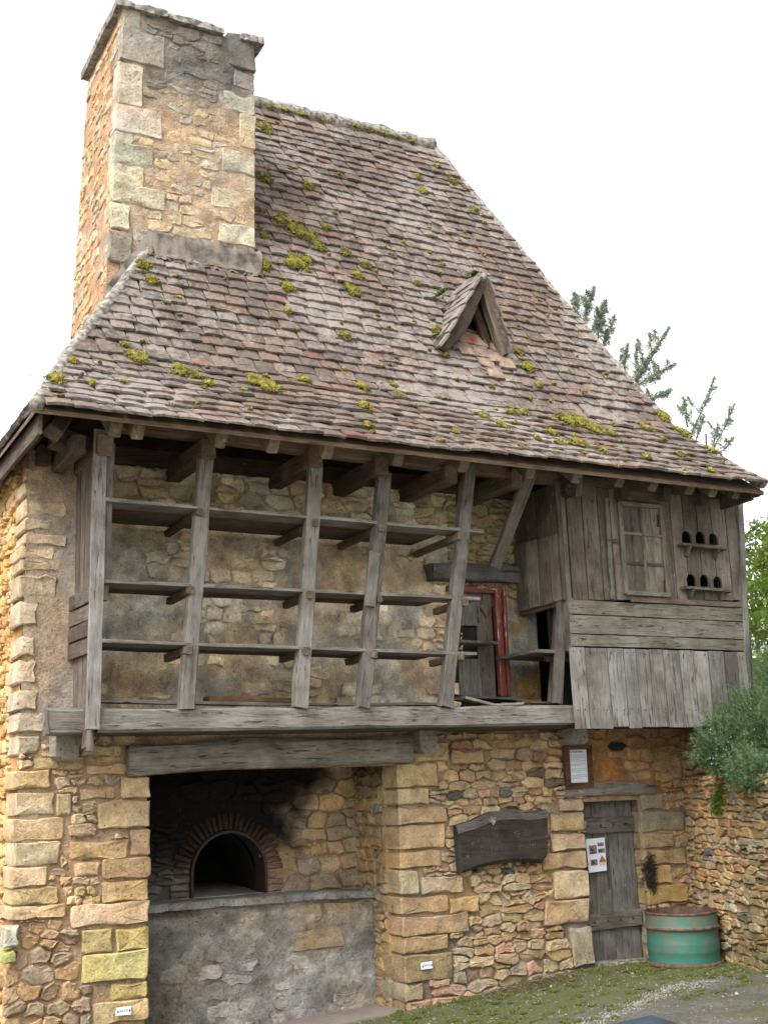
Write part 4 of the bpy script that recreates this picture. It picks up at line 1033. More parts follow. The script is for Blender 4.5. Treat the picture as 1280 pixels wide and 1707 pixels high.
# left cheek boards (face -X) in two tiers
zs_ = at(933, 894, YD)[2]; zc_ = at(948, 999, YD)[2]; zh_ = at(948, 1084, YD)[2]
for k in range(4):
    y = YD+.10+k*.19
    beam('plank', (6.72, y, zs_+.01), (6.72, y, 4.5), .175, .022, house, tint((.17, .125, .10), .14), depth_dir=(1, 0, 0))
    beam('plank', (6.695, y, zc_+U(-.01, .01)), (6.695, y, zs_+.03+.01*k), .175, .022, house, tint([(.24, .20, .17), (.24, .20, .17), (.33, .30, .26), (.22, .185, .16)][k], .06), depth_dir=(1, 0, 0))
beam('sill_beam', (6.74, YD, zc_-.01), (6.74, .1, zc_-.02), .05, .06, house, (.24, .17, .12), depth_dir=(1, 0, 0))
beam('plank', (8.98, YD+.1, 2.3), (8.98, YD+.1, 4.5), .2, .03, house, GREY, depth_dir=(-1, 0, 0))
for k in range(4): beam('plank', (8.98, YD+.25+k*.2, 2.3), (8.98, YD+.25+k*.2, 4.5), .19, .03, house, tint(GREY), depth_dir=(-1, 0, 0))
for k in range(4): beam('floor_board', (6.78, YD+.02+k*.17, 2.235), (8.95, YD+.02+k*.17, 2.235), .03, .165, house, tint((.13, .11, .09)), jit=.004)
# open part left of the lower boards: posts and small shelf
beam('post', at(932, 1172, YD+.06), at(940, 1003, YD+.06), .085, .07, house, (.22, .205, .19))
beam('post', at(922, 1172, YD+.35), at(934, 1003, YD+.35), .08, .05, house, (.23, .19, .16))
for k in range(3): beam('shelf_board', (6.40, -.60+k*.22, zh_-.0), (6.92, -.60+k*.22, zh_), .03, .21, house, tint((.21, .19, .17)))
beam('bracket', (6.60, -.5, zh_-.055), (6.90, -.5, zh_-.055), .05, .05, house, (.17, .12, .09))
# ties under eaves on the dovecote
for px, py in ((1040, 820), (1112, 822), (1173, 830), (950, 815), (1222, 832)):
    p = at(px, py, YD-.10); beam('joist', p, (p[0], .1, p[2]), .13, .09, house, tint((.13, .095, .075)), depth_dir=(1, 0, 0), shift=False)
beam('eaves_purlin', (6.75, YD-.03, 4.53), (8.95, YD-.03, 4.55), .10, .10, house, (.13, .10, .08))
beam('eaves_strut', at(965, 828, YD-.12), at(968, 780, YD-.2), .07, .05, house, (.20, .18, .16))

# ------------------------------------------------------------------ doors
zz0 = 2.22
ud = box('upper_door', (5.95, .10, 2.2), (6.40, .125, 3.36), M_DARK, house)
X1 = at(838, 1060, .06)[0]; 
beam('door_frame', at(841, 1160, .02), at(829, 980, .02), .062, .07, ud, mat=M_RED)
beam('door_frame', (5.9, .02, at(800, 983, .02)[2]), at(836, 984, .02), .06, .07, ud, mat=M_RED)
beam('door_frame', at(850, 1160, .0), at(841, 976, .0), .03, .08, ud, mat=M_RED)
for (a, b, y0, y1) in ((771, 801, 990, 1043), (768, 803, 1098, 1162), (801, 827, 986, 1162)):
    p = at((a+b)/2, y1, .07); q = at((a+b)/2, y0, .07); q[0] = p[0]
    w_ = at(b, 1070, .07)[0]-at(a, 1070, .07)[0]
    beam('plank', p, q, w_, .022, ud, tint((.20, .19, .175) if a < 800 else (.16, .13, .11), .05), jit=.002)
for dx in (-1, 1):
    c = at(811, 1030, .06); beam('carving', c, c+np.array([dx*.06, 0, .09]), .02, .012, ud, (.20, .085, .05))
beam('door_lintel', at(722, 951, -.02), at(868, 957, -.02), .16, .2, house, (.20, .195, .185), jit=.012)
# low door
ld = thing_ld = box('low_door', (7.25, .17, -.05), (8.1, .19, 1.6), M_DARK, house)
dxs = [7.25]+[at(x_, 1460, .09)[0] for x_ in (993, 1019)]+[7.94]
for i in range(3):
    beam('plank', ((dxs[i]+dxs[i+1])/2, .10+U(0, .006), .03), ((dxs[i]+dxs[i+1])/2, .10+U(0, .006), 1.56), dxs[i+1]-dxs[i]-.008, .03, ld, tint((.24, .235, .21), .1), jit=.003, ch=.05)
for (ya, yb, cl) in ((1378, 1372, (.20, .19, .17)), (1540, 1528, (.27, .25, .21))):
    p = at(970, ya, .07); q = at(1050, yb, .07); p[0] = 7.27; q[0] = dxs[3]-.005; q[2] = p[2]+.005
    ba = beam('batten', p, q, .145, .03, ld, cl, jit=.006)
    for k in range(4):
        c = p+(q-p)*(k+.6)/4.3; r_ = .012
        V = [c+np.array([r_*math.cos(a), -.006, r_*math.sin(a)]) for a in np.linspace(0, 6.283, 7)[:-1]]+[c+np.array([0, -.014, 0])]
        obj('nail', V, [(i, (i+1) % 6, 6) for i in range(6)], M_IRON, ld)
beam('door_lintel', at(942, 1320, -.05), at(1091, 1315, -.05), .115, .28, house, (.25, .24, .22), jit=.012, bend=.01)
box('door_jamb', (7.962, .0, -.05), (8.02, .18, 1.6), M_JAMB, house, jit=.004)
box('door_step', (7.28, -.10, -.06), (7.98, .25, .055), M_CEMENT, house, jit=.02)

# ------------------------------------------------------------------ dormer
Db, t_, n_ = rsurf(DX, DS)
Yd0 = Db[1]; zb_ = Db[2]
ap = at(802, 466, Yd0-.15); lb = at(733, 582, Yd0-.15); rb = at(843, 588, Yd0-.15)
for q_ in (ap, lb, rb): q_[1] = Yd0-.02
zr = ap[2]
def roofY(z):                                   # Y of the front slope at a height
    return -.3+(z-5.30)*2.30/(RIDGE_Z-5.30)
dorm_o = thing_d = None
cxd = (lb[0]+rb[0])/2; hw = (rb[0]-lb[0])/2; apx = ap[0]
dz = zr-lb[2]
V = [(lb[0], Yd0-.1, lb[2]), (rb[0], Yd0-.1, rb[2]), (apx, Yd0-.1, zr), (apx, roofY(zr)+.05, zr+.0), (lb[0]+.05, roofY(lb[2])+.2, lb[2]), (rb[0]-.05, roofY(rb[2])+.2, rb[2])]
dorm_o = obj('dormer', [tuple(np.array(v)-np.array([0, 0, .05])) for v in V], [(0, 2, 3, 4), (2, 1, 5, 3)], M_DARK, house, smooth=False)
beam('bargeboard', lb+np.array([.02, -.14, .02]), ap+np.array([-.02, -.16, -.03]), .15, .11, dorm_o, (.15, .12, .095), jit=.028, bend=-.035)
beam('bargeboard', rb+np.array([0, -.14, .0]), ap+np.array([.02, -.16, -.04]), .10, .10, dorm_o, (.19, .15, .115), jit=.02)
beam('jamb', rb+np.array([-.10, -.02, .02]), ap+np.array([-.06, -.02, -.14]), .08, .06, dorm_o, (.13, .065, .045), jit=.006)
for k in range(4):
    z = lb[2]+.09+k*.085; w2 = hw*(1-(z-lb[2])/dz)*.9
    beam('slat', (cxd-w2+.02, Yd0+.02, z), (cxd+w2, Yd0+.05, z-.015), .045, .02, dorm_o, tint((.13, .12, .10)))
for sd, P0 in ((-1, lb), (1, rb)):
    side_len = np.linalg.norm(np.array([apx-P0[0], 0, zr-P0[2]])); upv = np.array([apx-P0[0], 0, zr-P0[2]])/side_len
    rows = int(side_len/.10)+1
    for r in range(rows):
        base = np.array([P0[0], Yd0-.18, P0[2]])+upv*(r*.10)-upv*.03
        Ln = roofY(base[2])-base[1]+.05; k = 0; y = 0 if r % 2 else -.06
        nrm = np.cross(np.array([0, 1., 0]), upv)*(1 if sd > 0 else -1); nrm = nrm if nrm[2] > 0 else -nrm
        while y < Ln:
            b0 = base+np.array([0, y+.09, 0])+nrm*(.015+.004*r+U(-.006, .008)); yv = upv-nrm*.10; yv /= np.linalg.norm(yv)
            xv = np.array([0, -1., 0]) if sd < 0 else np.array([0, 1., 0]); zv = np.cross(xv, yv)
            Vt, Ft = VARS[R_.randrange(14)]; Vt = Vt*np.array([1, .62, 1]); 
            piece(dorm_o, 'dormer_tile', dorm_o, b0+Vt[:, :1]*xv+Vt[:, 1:2]*yv+Vt[:, 2:]*zv, Ft, (1, 1, 1), M_TILE)
            y += .185
band('dormer_ridge', [(apx, Yd0-.20+k*.04, zr+.01+.02*nz(k*.7)) for k in range(int((roofY(zr)-Yd0+.2)/.04)+2)], .045, M_CEMENT, dorm_o, jit=.5)
# newer orange and pale tiles below the dormer opening
M_NEWT = simple('newer_orange_tile', (.24, .085, .05), .85, .35, 14, .4, vary=((.22, .20, .15), 6)); M_PALET = simple('pale_tile', (.24, .18, .135), .9, .35, 14, .4, vary=((.15, .10, .08), 9))
for (px, py, kk) in ((772, 575, 0), (795, 580, 0), (826, 592, 1), (775, 594, 1), (800, 600, 1), (822, 607, 1), (808, 617, 2), (840, 618, 1), (822, 634, 1)):
    h = roof_hit(px, py)
    if not h: continue
    b, t, n = rsurf(h[0], h[1]); yv = t-n*.10; yv /= np.linalg.norm(yv); xv = np.array([1., 0, U(-.03, .03)]); xv -= yv*(xv@yv); xv /= np.linalg.norm(xv); zv = np.cross(xv, yv)
    Vt, Ft = VARS[R_.randrange(14)]; Vt = Vt*np.array([.95, .62, 1])
    b = b+n*.072-t*.05
    o = obj('tile', b+Vt[:, :1]*xv+Vt[:, 1:2]*yv+Vt[:, 2:]*zv, Ft, [M_NEWT, M_PALET, M_PAPER][kk] if kk < 2 else M_PALET, dorm_o, smooth=False)

# ------------------------------------------------------------------ moss
def moss_patch(A, c, n, t, rx_, ry_, count, hgt=.03):
    xv = np.cross(t, n)
    for _ in range(count):
        a = U(0, 6.283); r = abs(R_.gauss(0, .5))*(1+.35*math.sin(a*3+c[0]*9)); k = max(0, 1-r*r*.8)
        p = c+xv*math.cos(a)*r*rx_+t*math.sin(a)*r*ry_+n*U(0, hgt)*k
        q = U(.004, .011)*(.6+k); V = [p+q*np.array(v)*U(.7, 1.3) for v in ((1, 0, 0), (-1, 0, 0), (0, 1, 0), (0, -1, 0), (0, 0, 1.3), (0, 0, -1))]
        A.add(V, [(0, 2, 4), (2, 1, 4), (1, 3, 4), (3, 0, 4), (2, 0, 5), (1, 2, 5), (3, 1, 5), (0, 3, 5)])
ML = [(438, 222, 14), (438, 308, 14), (510, 320, 10), (430, 362, 8), (468, 378, 16), (490, 392, 20), (510, 402, 16), (526, 418, 13), (540, 388, 8), (436, 402, 8), (436, 452, 15), (490, 450, 20), (510, 444, 10), (572, 430, 10), (606, 450, 10), (592, 468, 11), (585, 495, 14), (575, 485, 9), (475, 490, 12), (475, 530, 7), (570, 572, 11), (700, 328, 9), (750, 312, 9), (725, 287, 6), (785, 360, 7), (692, 480, 7), (692, 305, 6),
      (862, 595, 9), (875, 620, 12), (892, 650, 7), (235, 452, 13), (250, 478, 12), (225, 612, 18), (300, 635, 17), (320, 642, 12), (420, 650, 14), (445, 660, 20), (90, 648, 15), (120, 620, 7), (600, 658, 12), (605, 690, 12), (660, 672, 7), (505, 648, 9), (610, 722, 8), (830, 722, 10), (800, 705, 8), (850, 700, 7), (940, 712, 18), (965, 716, 18), (985, 726, 18), (960, 752, 14), (1070, 725, 11), (1075, 775, 8), (1130, 770, 7), (1146, 712, 12), (1168, 738, 14), (1190, 762, 8), (1000, 765, 8), (890, 745, 7), (755, 733, 6), (540, 175, 9), (465, 185, 9), (725, 560, 12), (870, 700, 9), (1015, 735, 8), (915, 735, 9), (815, 655, 5), (650, 655, 8), (345, 655, 9), (150, 655, 6), (205, 590, 6), (740, 600, 5), (1100, 745, 6), (1180, 795, 6)]
A = Acc()
def moss_at(px, py, r, A):
    h = roof_hit(px, py)
    if not h: return
    h = (min(rx(h[1])-.04, max(lx(h[1])+.04, h[0])), h[1]); b, t, n = rsurf(*h); k = proj(b)[2]; m = 1.25*r*k/F_PX
    g = abs(n@(CAM-b))/np.linalg.norm(CAM-b)
    moss_patch(A, b+n*.075, n, t, m, m*min(1.4, .55/max(.35, g)), int(90+r*r*2.0), .016)
for px, py, r in ML: moss_at(px, py, r, A)
for _ in range(120):                             # many small cushions caught in the tile joints
    s = R_.betavariate(1.1, 2.2)*ST; x = U(lx(s)+.1, rx(s)-.1); b, t, n = rsurf(x, s)
    if CHX0-.1 < x < CHX1+.1 and b[1] > CHY0-.1 and b[1] < CHY1: continue
    moss_patch(A, b+n*.07, n, t, U(.02, .07), U(.01, .03), R_.randrange(8, 26), .012)
for px, r in ((450, 14), (475, 16), (500, 12), (530, 12), (590, 16), (615, 20), (640, 20), (665, 18), (690, 12)):
    f = (px-425)/(725-425); x = 4.75+f*2.35; moss_patch(A, np.array([x, RIDGE_Y-.08, RIDGE_Z-.02+sag(x, ST)]), np.array([0, -.7, .7]), np.array([0, .7, .7]), r*.0085, .09, 330, .012)
moss = A.make('roof_moss', M_MOSS, kind='stuff'); tag(moss, 'yellow green cushions of moss growing over the brown roof tiles', 'moss')
A = Acc()
for c in (np.array([apx-.05, Yd0-.1, zr+.07]), np.array([apx+.02, Yd0-.02, zr+.07])): moss_patch(A, c, np.array([0, 0, 1.]), np.array([0, 1., 0]), .09, .09, 120, .03)
moss_patch(A, lb+np.array([.02, -.1, .06]), np.array([-.5, -.6, .5]), np.array([0, 0, 1.]), .07, .12, 160, .03)
moss_patch(A, rb+np.array([.1, -.05, -.05]), np.array([0, -.8, .5]), np.array([0, .5, .8]), .05, .14, 120, .03)
moss_patch(A, ap+np.array([-.28, .22, -.07]), np.array([-.5, 0, .8]), np.array([0, 1., 0]), .12, .14, 160, .04)
o = A.make('dormer_moss', M_MOSS2, kind='stuff'); tag(o, 'green moss clinging round the small triangular dormer', 'moss')

# ------------------------------------------------------------------ garden wall, rosemary
gwd = np.array([-.31, -.95, 0]); gwd /= np.linalg.norm(gwd)
GW = frame((XR+.02, .0, 0), gwd, (0, 0, 1), (-.95, .31, 0))
gw = thing('garden_wall', 'rough golden retaining wall with thin courses running forward from the house corner under the rosemary', 'wall', (8.2, -1, 0))
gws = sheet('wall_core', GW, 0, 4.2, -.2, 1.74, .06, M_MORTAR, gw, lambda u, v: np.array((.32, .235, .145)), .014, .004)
def gwc(u, v):
    c = pick([(.42, .30, .16), (.38, .29, .18), (.44, .28, .13), (.34, .29, .21), (.40, .25, .12)], v=.18)
    if R_.random() < .02: c = pick([(.14, .12, .11)])
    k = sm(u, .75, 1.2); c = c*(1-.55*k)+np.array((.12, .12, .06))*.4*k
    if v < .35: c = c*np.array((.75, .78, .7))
    return c
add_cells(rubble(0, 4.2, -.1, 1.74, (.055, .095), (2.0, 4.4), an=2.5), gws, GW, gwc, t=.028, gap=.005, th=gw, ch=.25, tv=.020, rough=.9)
def sprigs(name, blobs, count, mat, needles=26, nl=.024, sl=(.12, .28), lab=None, cat=None, parent=None, avoid=None, seed=3, up=.7):
    g = np.random.default_rng(seed); Vs = []; Fs = []; Rn = []; n0 = 0
    wts = np.array([b[3]**2 for b in blobs]); wts = wts/wts.sum()
    for _ in range(count):
        b = blobs[g.choice(len(blobs), p=wts)]; d = g.normal(size=3); d /= np.linalg.norm(d); r = b[3]*g.uniform(.45, 1.0)
        p = np.array(b[:3])+d*r*np.array([1, 1, b[4] if len(b) > 4 else 1]); dirv = d*.8+np.array([0, 0, up])+g.normal(size=3)*.25; dirv /= np.linalg.norm(dirv)
        ln = g.uniform(*sl); p = p-dirv*ln*.5
        if avoid and avoid(p+dirv*ln): continue
        t = g.uniform(0, 1, needles)[:, None]; bend = np.array([0, 0, -.15])*g.uniform(-1, 1)
        base = p+dirv*ln*t+bend*(t**2)*ln
        nd = g.normal(size=(needles, 3)); nd -= (nd@dirv)[:, None]*dirv; nd /= np.linalg.norm(nd, axis=1)[:, None]; nd = nd*.8+dirv*.75; 
        sd = np.cross(nd, g.normal(size=(needles, 3))); sd /= np.linalg.norm(sd, axis=1)[:, None]
        L2 = nl*g.uniform(.6, 1.2, (needles, 1)); wdt = nl*.085
        V = np.stack([base-sd*wdt, base+sd*wdt, base+nd*L2+sd*wdt*.4, base+nd*L2-sd*wdt*.4], 1).reshape(-1, 3)
        # stem
        sd0 = np.cross(dirv, [0.3, .2, .9]); sd0 /= np.linalg.norm(sd0); st = np.array([p-sd0*.0018, p+sd0*.0018, p+dirv*ln+bend*ln+sd0*.001, p+dirv*ln+bend*ln-sd0*.001])
        V = np.vstack([V, st]); m = len(V)//4; Vs.append(V); Fs.append(np.arange(n0, n0+m*4).reshape(-1, 4)); n0 += m*4
        Rn.append(np.clip(np.full(m*4, g.uniform(0, 1))+g.uniform(-.15, .15, m*4), 0, 1))
    return obj(name, np.vstack(Vs), np.vstack(Fs), mat, parent, smooth=False, rnd=np.concatenate(Rn))
rs = thing('rosemary_bush', 'large grey green rosemary bush spilling over the garden wall beside the dovecote', 'bush', (8.6, -1.1, 1.7))
blobs = [(8.22, -1.02, 2.04, .30), (8.00, -1.0, 1.93, .17), (8.55, -1.15, 2.17, .40), (8.95, -1.2, 2.62, .34), (8.65, -1.3, 1.88, .38), (8.32, -1.10, 1.82, .22), (9.2, -1.1, 2.9, .25), (9.3, -1.5, 2.2, .45), (9.0, -1.6, 1.95, .4), (8.16, -1.25, 1.80, .16), (8.0, -1.5, 1.76, .2)]
sprigs('foliage', blobs, 5200, M_ROSE, needles=30, nl=.030, sl=(.10, .26), parent=rs, avoid=lambda p: p[1] > -.80 and p[0] < 9.06)
for k in range(9):
    a = np.array([8.85+U(-.1, .1), -1.05+U(-.1, .1), 1.68]); b = np.array(blobs[k % 7][:3]); b = b+np.array([U(-.1, .1), 0, U(-.1, .1)])
    pts = [a+(b-a)*f+np.array([0, 0, .12*math.sin(math.pi*f)]) for f in np.linspace(0, 1, 7)]; band('stem', pts, .010, M_BARK, rs, seg=5)
A = Acc()
for _ in range(90):
    b = blobs[R_.randrange(7)]; d = np.array([U(-1, .3), -abs(U(.2, 1)), U(-.6, .8)]); d /= np.linalg.norm(d); p = np.array(b[:3])+d*b[3]*1.02; q = .005
    if p[1] > -.8: continue
    A.add([p+q*np.array(v) for v in ((1, 0, 0), (-1, 0, 0), (0, 1, 0), (0, -1, 0), (0, 0, 1.3), (0, 0, -1))], [(0, 2, 4), (2, 1, 4), (1, 3, 4), (3, 0, 4), (2, 0, 5), (1, 2, 5), (3, 1, 5), (0, 3, 5)])
o = A.make('flowers', M_FLOWER, rs, kind='stuff')
wd_ = thing('trailing_plant', 'small leafy plant hanging down the garden wall below the rosemary', 'plant', (8.45, -.7, 1.5))
sprigs('foliage', [(8.28, -.80, 1.50, .10), (8.35, -.88, 1.62, .13)], 160, M_LEAF, needles=14, nl=.05, sl=(.06, .14), parent=wd_, up=-.6, seed=5)
dr = thing('dead_creeper', 'dark dry creeper clinging to the stones right of the low plank door', 'plant', (8.0, -.05, .9))
sprigs('foliage', [(7.995, -.02, .86, .055, 3.9)], 260, M_DRY, needles=12, nl=.035, sl=(.04, .09), parent=dr, up=-.7, seed=6)

# ------------------------------------------------------------------ half drum
c0 = at(1143, 1600, -.25); DRX, DRY = 8.0, -.42; gzz = gz(DRX, DRY)
pL = on('Y', DRY, 1084, 1560)[0]; pR = on('Y', DRY, 1201, 1560)[0]
DRX = 8.02; DRR = .335; DRY = -.40
dru = thing('steel_drum', 'half height green steel drum with rusty rim standing on mossy ground in the corner', 'drum', (DRX, DRY, gzz))
prof_d = [(.0, 1.035), (.012, 1.05), (.03, 1.03), (.035, .99), (.12, .985), (.13, 1.0), (.145, .985), (.16, 1.0), (.175, .985), (.19, 1.0), (.21, .985), (.30, .985), (.315, 1.0), (.325, 1.03), (.335, 1.035), (.345, 1.0), (.355, .99), (.455, .99), (.465, 1.01), (.472, 1.0)]
def lathe(name, pr, rr, mat, parent, cx, cy, cz, n=56, wob=.006):
    V = []; 
    for h, k in pr:
        for i in range(n): a = 2*math.pi*i/n; r = rr*k*(1+wob*nz(math.cos(a)*2, math.sin(a)*2, h*6)); V.append((cx+r*math.cos(a), cy+r*math.sin(a), cz+h+.004*nz(a, h)))
    F = [(k*n+i, k*n+(i+1) % n, (k+1)*n+(i+1) % n, (k+1)*n+i) for k in range(len(pr)-1) for i in range(n)]
    return obj(name, V, F, mat, parent)
lathe('drum_shell', prof_d[3:18], DRR, M_DRUM, dru, DRX, DRY, gzz)
lathe('bottom_rim', prof_d[:4], DRR*1.02, M_RUST, dru, DRX, DRY, gzz)
lathe('hoop', [(.318, .995), (.325, 1.035), (.336, 1.04), (.346, .995)], DRR*1.005, M_RUST, dru, DRX, DRY, gzz)
lathe('top_rim', [(.450, .992), (.458, 1.015), (.472, 1.012), (.475, .99)], DRR, M_RUST, dru, DRX, DRY, gzz, wob=.012)
lathe('drum_lining', [(.475, .985), (.25, .97), (.05, .97), (.04, .0)], DRR, M_RUST, dru, DRX, DRY, gzz)

# ------------------------------------------------------------------ notices, sign, labels
def panel(name, corners, th, mat, parent=None):
    """thin flat board: corners are 4 world points of its face, clockwise"""
    C = [np.array(c, float) for c in corners]; n = np.cross(C[1]-C[0], C[3]-C[0]); n /= np.linalg.norm(n)
    if n[1] > 0: n = -n
    V = C+[c-n*th for c in C]; F = [(0, 1, 2, 3), (7, 6, 5, 4)]+[(i, (i+1) % 4, (i+1) % 4+4, i+4) for i in range(4)]
    return obj(name, V, F, mat, parent, smooth=False)
def rect3(p, wx, hz): return [p, p+np.array([wx, 0, 0]), p+np.array([wx, 0, -hz]), p+np.array([0, 0, -hz])]
def text_obj(s, p, size, mat, parent, xdir=(1, 0, 0), align='LEFT', name='lettering', sx=1.0):
    cu = bpy.data.curves.new('t', 'FONT'); cu.body = s; cu.size = size; cu.align_x = align; cu.extrude = .0008; cu.resolution_u = 2
    o = bpy.data.objects.new('t', cu); COL.objects.link(o); bpy.context.view_layer.update()
    me = bpy.data.meshes.new_from_object(o.evaluated_get(bpy.context.evaluated_depsgraph_get())); bpy.data.objects.remove(o)
    V = np.array([v.co for v in me.vertices]); F = [tuple(q.vertices) for q in me.polygons]
    xd = np.array(xdir, float); xd /= np.linalg.norm(xd); zd = np.array([0, 0, 1.])-xd*xd[2]; yd = np.cross(zd, xd)
    W = np.array(p)+V[:, :1]*xd*sx+V[:, 1:2]*zd+V[:, 2:]*(-yd)
    return obj(name, W, F, mat, parent, smooth=False)
YN = -.075
fr_ = thing('framed_notice', 'brown wooden frame with a typed white sheet above the low plank door', 'notice', at(963, 1280, YN))
oc = [at(939, 1244, YN), at(985, 1242, YN), at(989, 1311, YN), at(944, 1316, YN)]
ic = [at(948, 1250, YN), at(978, 1249, YN), at(981, 1304, YN), at(951, 1305, YN)]
panel('sheet', [c+np.array([0, .012, 0]) for c in ic], .004, M_PAPER, fr_)
for i in range(4):
    j = (i+1) % 4; C = [oc[i], oc[j], ic[j], ic[i]]; V = [c+np.array([0, -.008, 0]) for c in C]+[c+np.array([0, .03, 0]) for c in C]
    obj('frame_rail', V, [(0, 1, 2, 3), (7, 6, 5, 4)]+[(a, (a+1) % 4, (a+1) % 4+4, a+4) for a in range(4)], M_WOOD, fr_, smooth=False, color=(.17, .085, .045))
w_ic = ic[1][0]-ic[0][0]
text_obj('LE FOUR BANAL', ic[0]+np.array([w_ic*.08, .009, -.028]), .024, M_INK, fr_, xdir=ic[1]-ic[0], sx=.9)
def strokes(name, p, xd, width, hgt, words, parent, mat):
    """a line of print too small to read: one short grey stroke per word"""
    A = Acc(); xd = np.array(xd, float)/np.linalg.norm(xd); zd = np.array([0, 0, 1.]); x = 0.0; yo = np.array([0, -.0008, 0])
    for wl in words:
        wl = min(wl, width-x)
        if wl <= .002: break
        q = [p+xd*x, p+xd*(x+wl), p+xd*(x+wl)+zd*hgt, p+xd*x+zd*hgt]; V = [c+yo for c in q]+[c-yo for c in q]
        A.add(V, [(0, 1, 2, 3), (7, 6, 5, 4)]+[(k, (k+1) % 4, (k+1) % 4+4, k+4) for k in range(4)]); x += wl+.005
    A.make(name, mat, parent, smooth=False)
for i in range(16):
    if i in (5, 8, 12): continue
    strokes('text_line', ic[0]+np.array([w_ic*.09, .009, -.050-i*.0148]), ic[1]-ic[0], w_ic*(.82 if i % 4 != 3 else .5), .0045, [U(.010, .032) for _ in range(12)], fr_, M_INKGREY)
po = thing('door_poster', 'white sheet with four small pictures pinned to the low plank door', 'poster', at(993, 1424, .05))
pc = [at(976, 1399, .062), at(1007, 1396, .062), at(1011, 1451, .062), at(981, 1455, .062)]
panel('sheet', pc, .003, M_PAPER, po)
def on_poster(u0, u1, v0, v1, mat, name='picture', lift=.003):
    e1 = pc[1]-pc[0]; e2 = pc[3]-pc[0]; q = [pc[0]+e1*u+e2*v+np.array([0, -lift, 0]) for u, v in ((u0, v0), (u1, v0), (u1, v1), (u0, v1))]
    return panel(name, q, .001, mat, po)
on_poster(.12, .52, .20, .46, M_PHOTO); on_poster(.14, .50, .62, .80, M_PHOTO); on_poster(.58, .92, .14, .25, M_PHOTO); on_poster(.58, .94, .32, .45, M_PHOTO)
on_poster(.60, .92, .70, .82, M_WALLPRINT); on_poster(.22, .34, .30, .37, M_INK, lift=.0045); on_poster(.18, .44, .40, .44, M_INK, lift=.0045); on_poster(.62, .80, .36, .41, M_INK, lift=.0045); on_poster(.20, .32, .66, .77, M_INK, lift=.0045)
e1 = pc[1]-pc[0]; e2 = pc[3]-pc[0]; tri = [pc[0]+e1*u+e2*v+np.array([0, -.0045, 0]) for u, v in ((.76, .52), (.97, .72), (.57, .72))]
obj('picture', tri+[t-np.array([0, -.001, 0]) for t in tri], [(0, 1, 2), (5, 4, 3)], M_ROOFPRINT, po, smooth=False)
# carved wooden board
YS = -.16
top = [(763, 1376), (788, 1369), (806, 1360), (824, 1353), (850, 1351), (880, 1352), (912, 1350)]
botp = [(770, 1457), (800, 1447), (830, 1441), (855, 1438), (880, 1437), (905, 1440), (913, 1428)]
sg = thing('carved_sign', 'dark varnished wavy plank sign with faint carved letters hanging on the stone wall', 'sign', at(840, 1405, YS))
n = len(top); V = []; F = []
for k, (dy, ins) in enumerate(((0.0, .10), (.03, 0.0), (.09, 0.0))):
    for i in range(n):
        a = at(*top[i], YS); b = at(*botp[i], YS); h = a-b
        # front face sits lower than the sloping grey top edge
        aa = a-h*(.17 if k == 0 else 0)*(1 if k == 0 else 0); bb = b+h*(.08 if k == 0 else 0)
        V += [aa+np.array([.02 if k == 0 and i == 0 else 0, dy, 0]), bb+np.array([.02 if k == 0 and i == 0 else 0, dy, 0])]
m = 2*n
for i in range(n-1):
    F.append((2*i, 2*i+1, 2*i+3, 2*i+2)); F.append((2*m+2*i, 2*m+2*i+2, 2*m+2*i+3, 2*m+2*i+1))
    for k in range(2):
        F += [(k*m+2*i, k*m+2*i+2, (k+1)*m+2*i+2, (k+1)*m+2*i), (k*m+2*i+1, (k+1)*m+2*i+1, (k+1)*m+2*i+3, k*m+2*i+3)]
for k in range(2):
    F += [(k*m, (k+1)*m, (k+1)*m+1, k*m+1), (k*m+m-2, k*m+m-1, (k+1)*m+m-1, (k+1)*m+m-2)]
obj('board', V, F, M_WOOD, sg, smooth=False, color=(.060, .048, .042))
V = []
for i in range(n):
    a = at(*top[i], YS); b = at(*botp[i], YS); h = a-b; fa = a-h*.17; V += [fa+np.array([0, -.004, 0]), a+np.array([0, .028, .004])]
obj('board_edge', V+[v+np.array([0, .01, -.004]) for v in V], [(2*i, 2*i+2, 2*i+3, 2*i+1) for i in range(n-1)]+[(2*n, 2*n+1, 4*n-1, 4*n-2), (0, 1, 2*n+1, 2*n)], M_WOOD, sg, smooth=False, color=(.20, .18, .17))
xd = at(912, 1390, YS)-at(780, 1400, YS); xd[2] = .0
def carve(s_, px, py, size): text_obj(s_, at(px, py, YS)+np.array([0, -.003, 0]), size, M_CHALK, sg, xdir=(1, 0, .04), sx=.85)
carve('Le Bas', 790, 1406, .075); carve('Nou', 822, 1398, .07); carve('Grelib', 858, 1396, .085)
carve('D', 800, 1422, .085); carve('Nico', 818, 1420, .085); carve('Hoclet', 864, 1416, .085)
for px, py in ((798, 1452), (880, 1438)):
    c = at(px, py, YS+.03); beam('peg', c, c+np.array([0, .16, 0]), .03, .03, sg, (.10, .08, .06), depth_dir=(0, 0, 1), shift=False)
beam('fixing_plate', at(817, 1364, YS-.004), at(824, 1372, YS-.004), .04, .006, sg, mat=M_CEMENT)
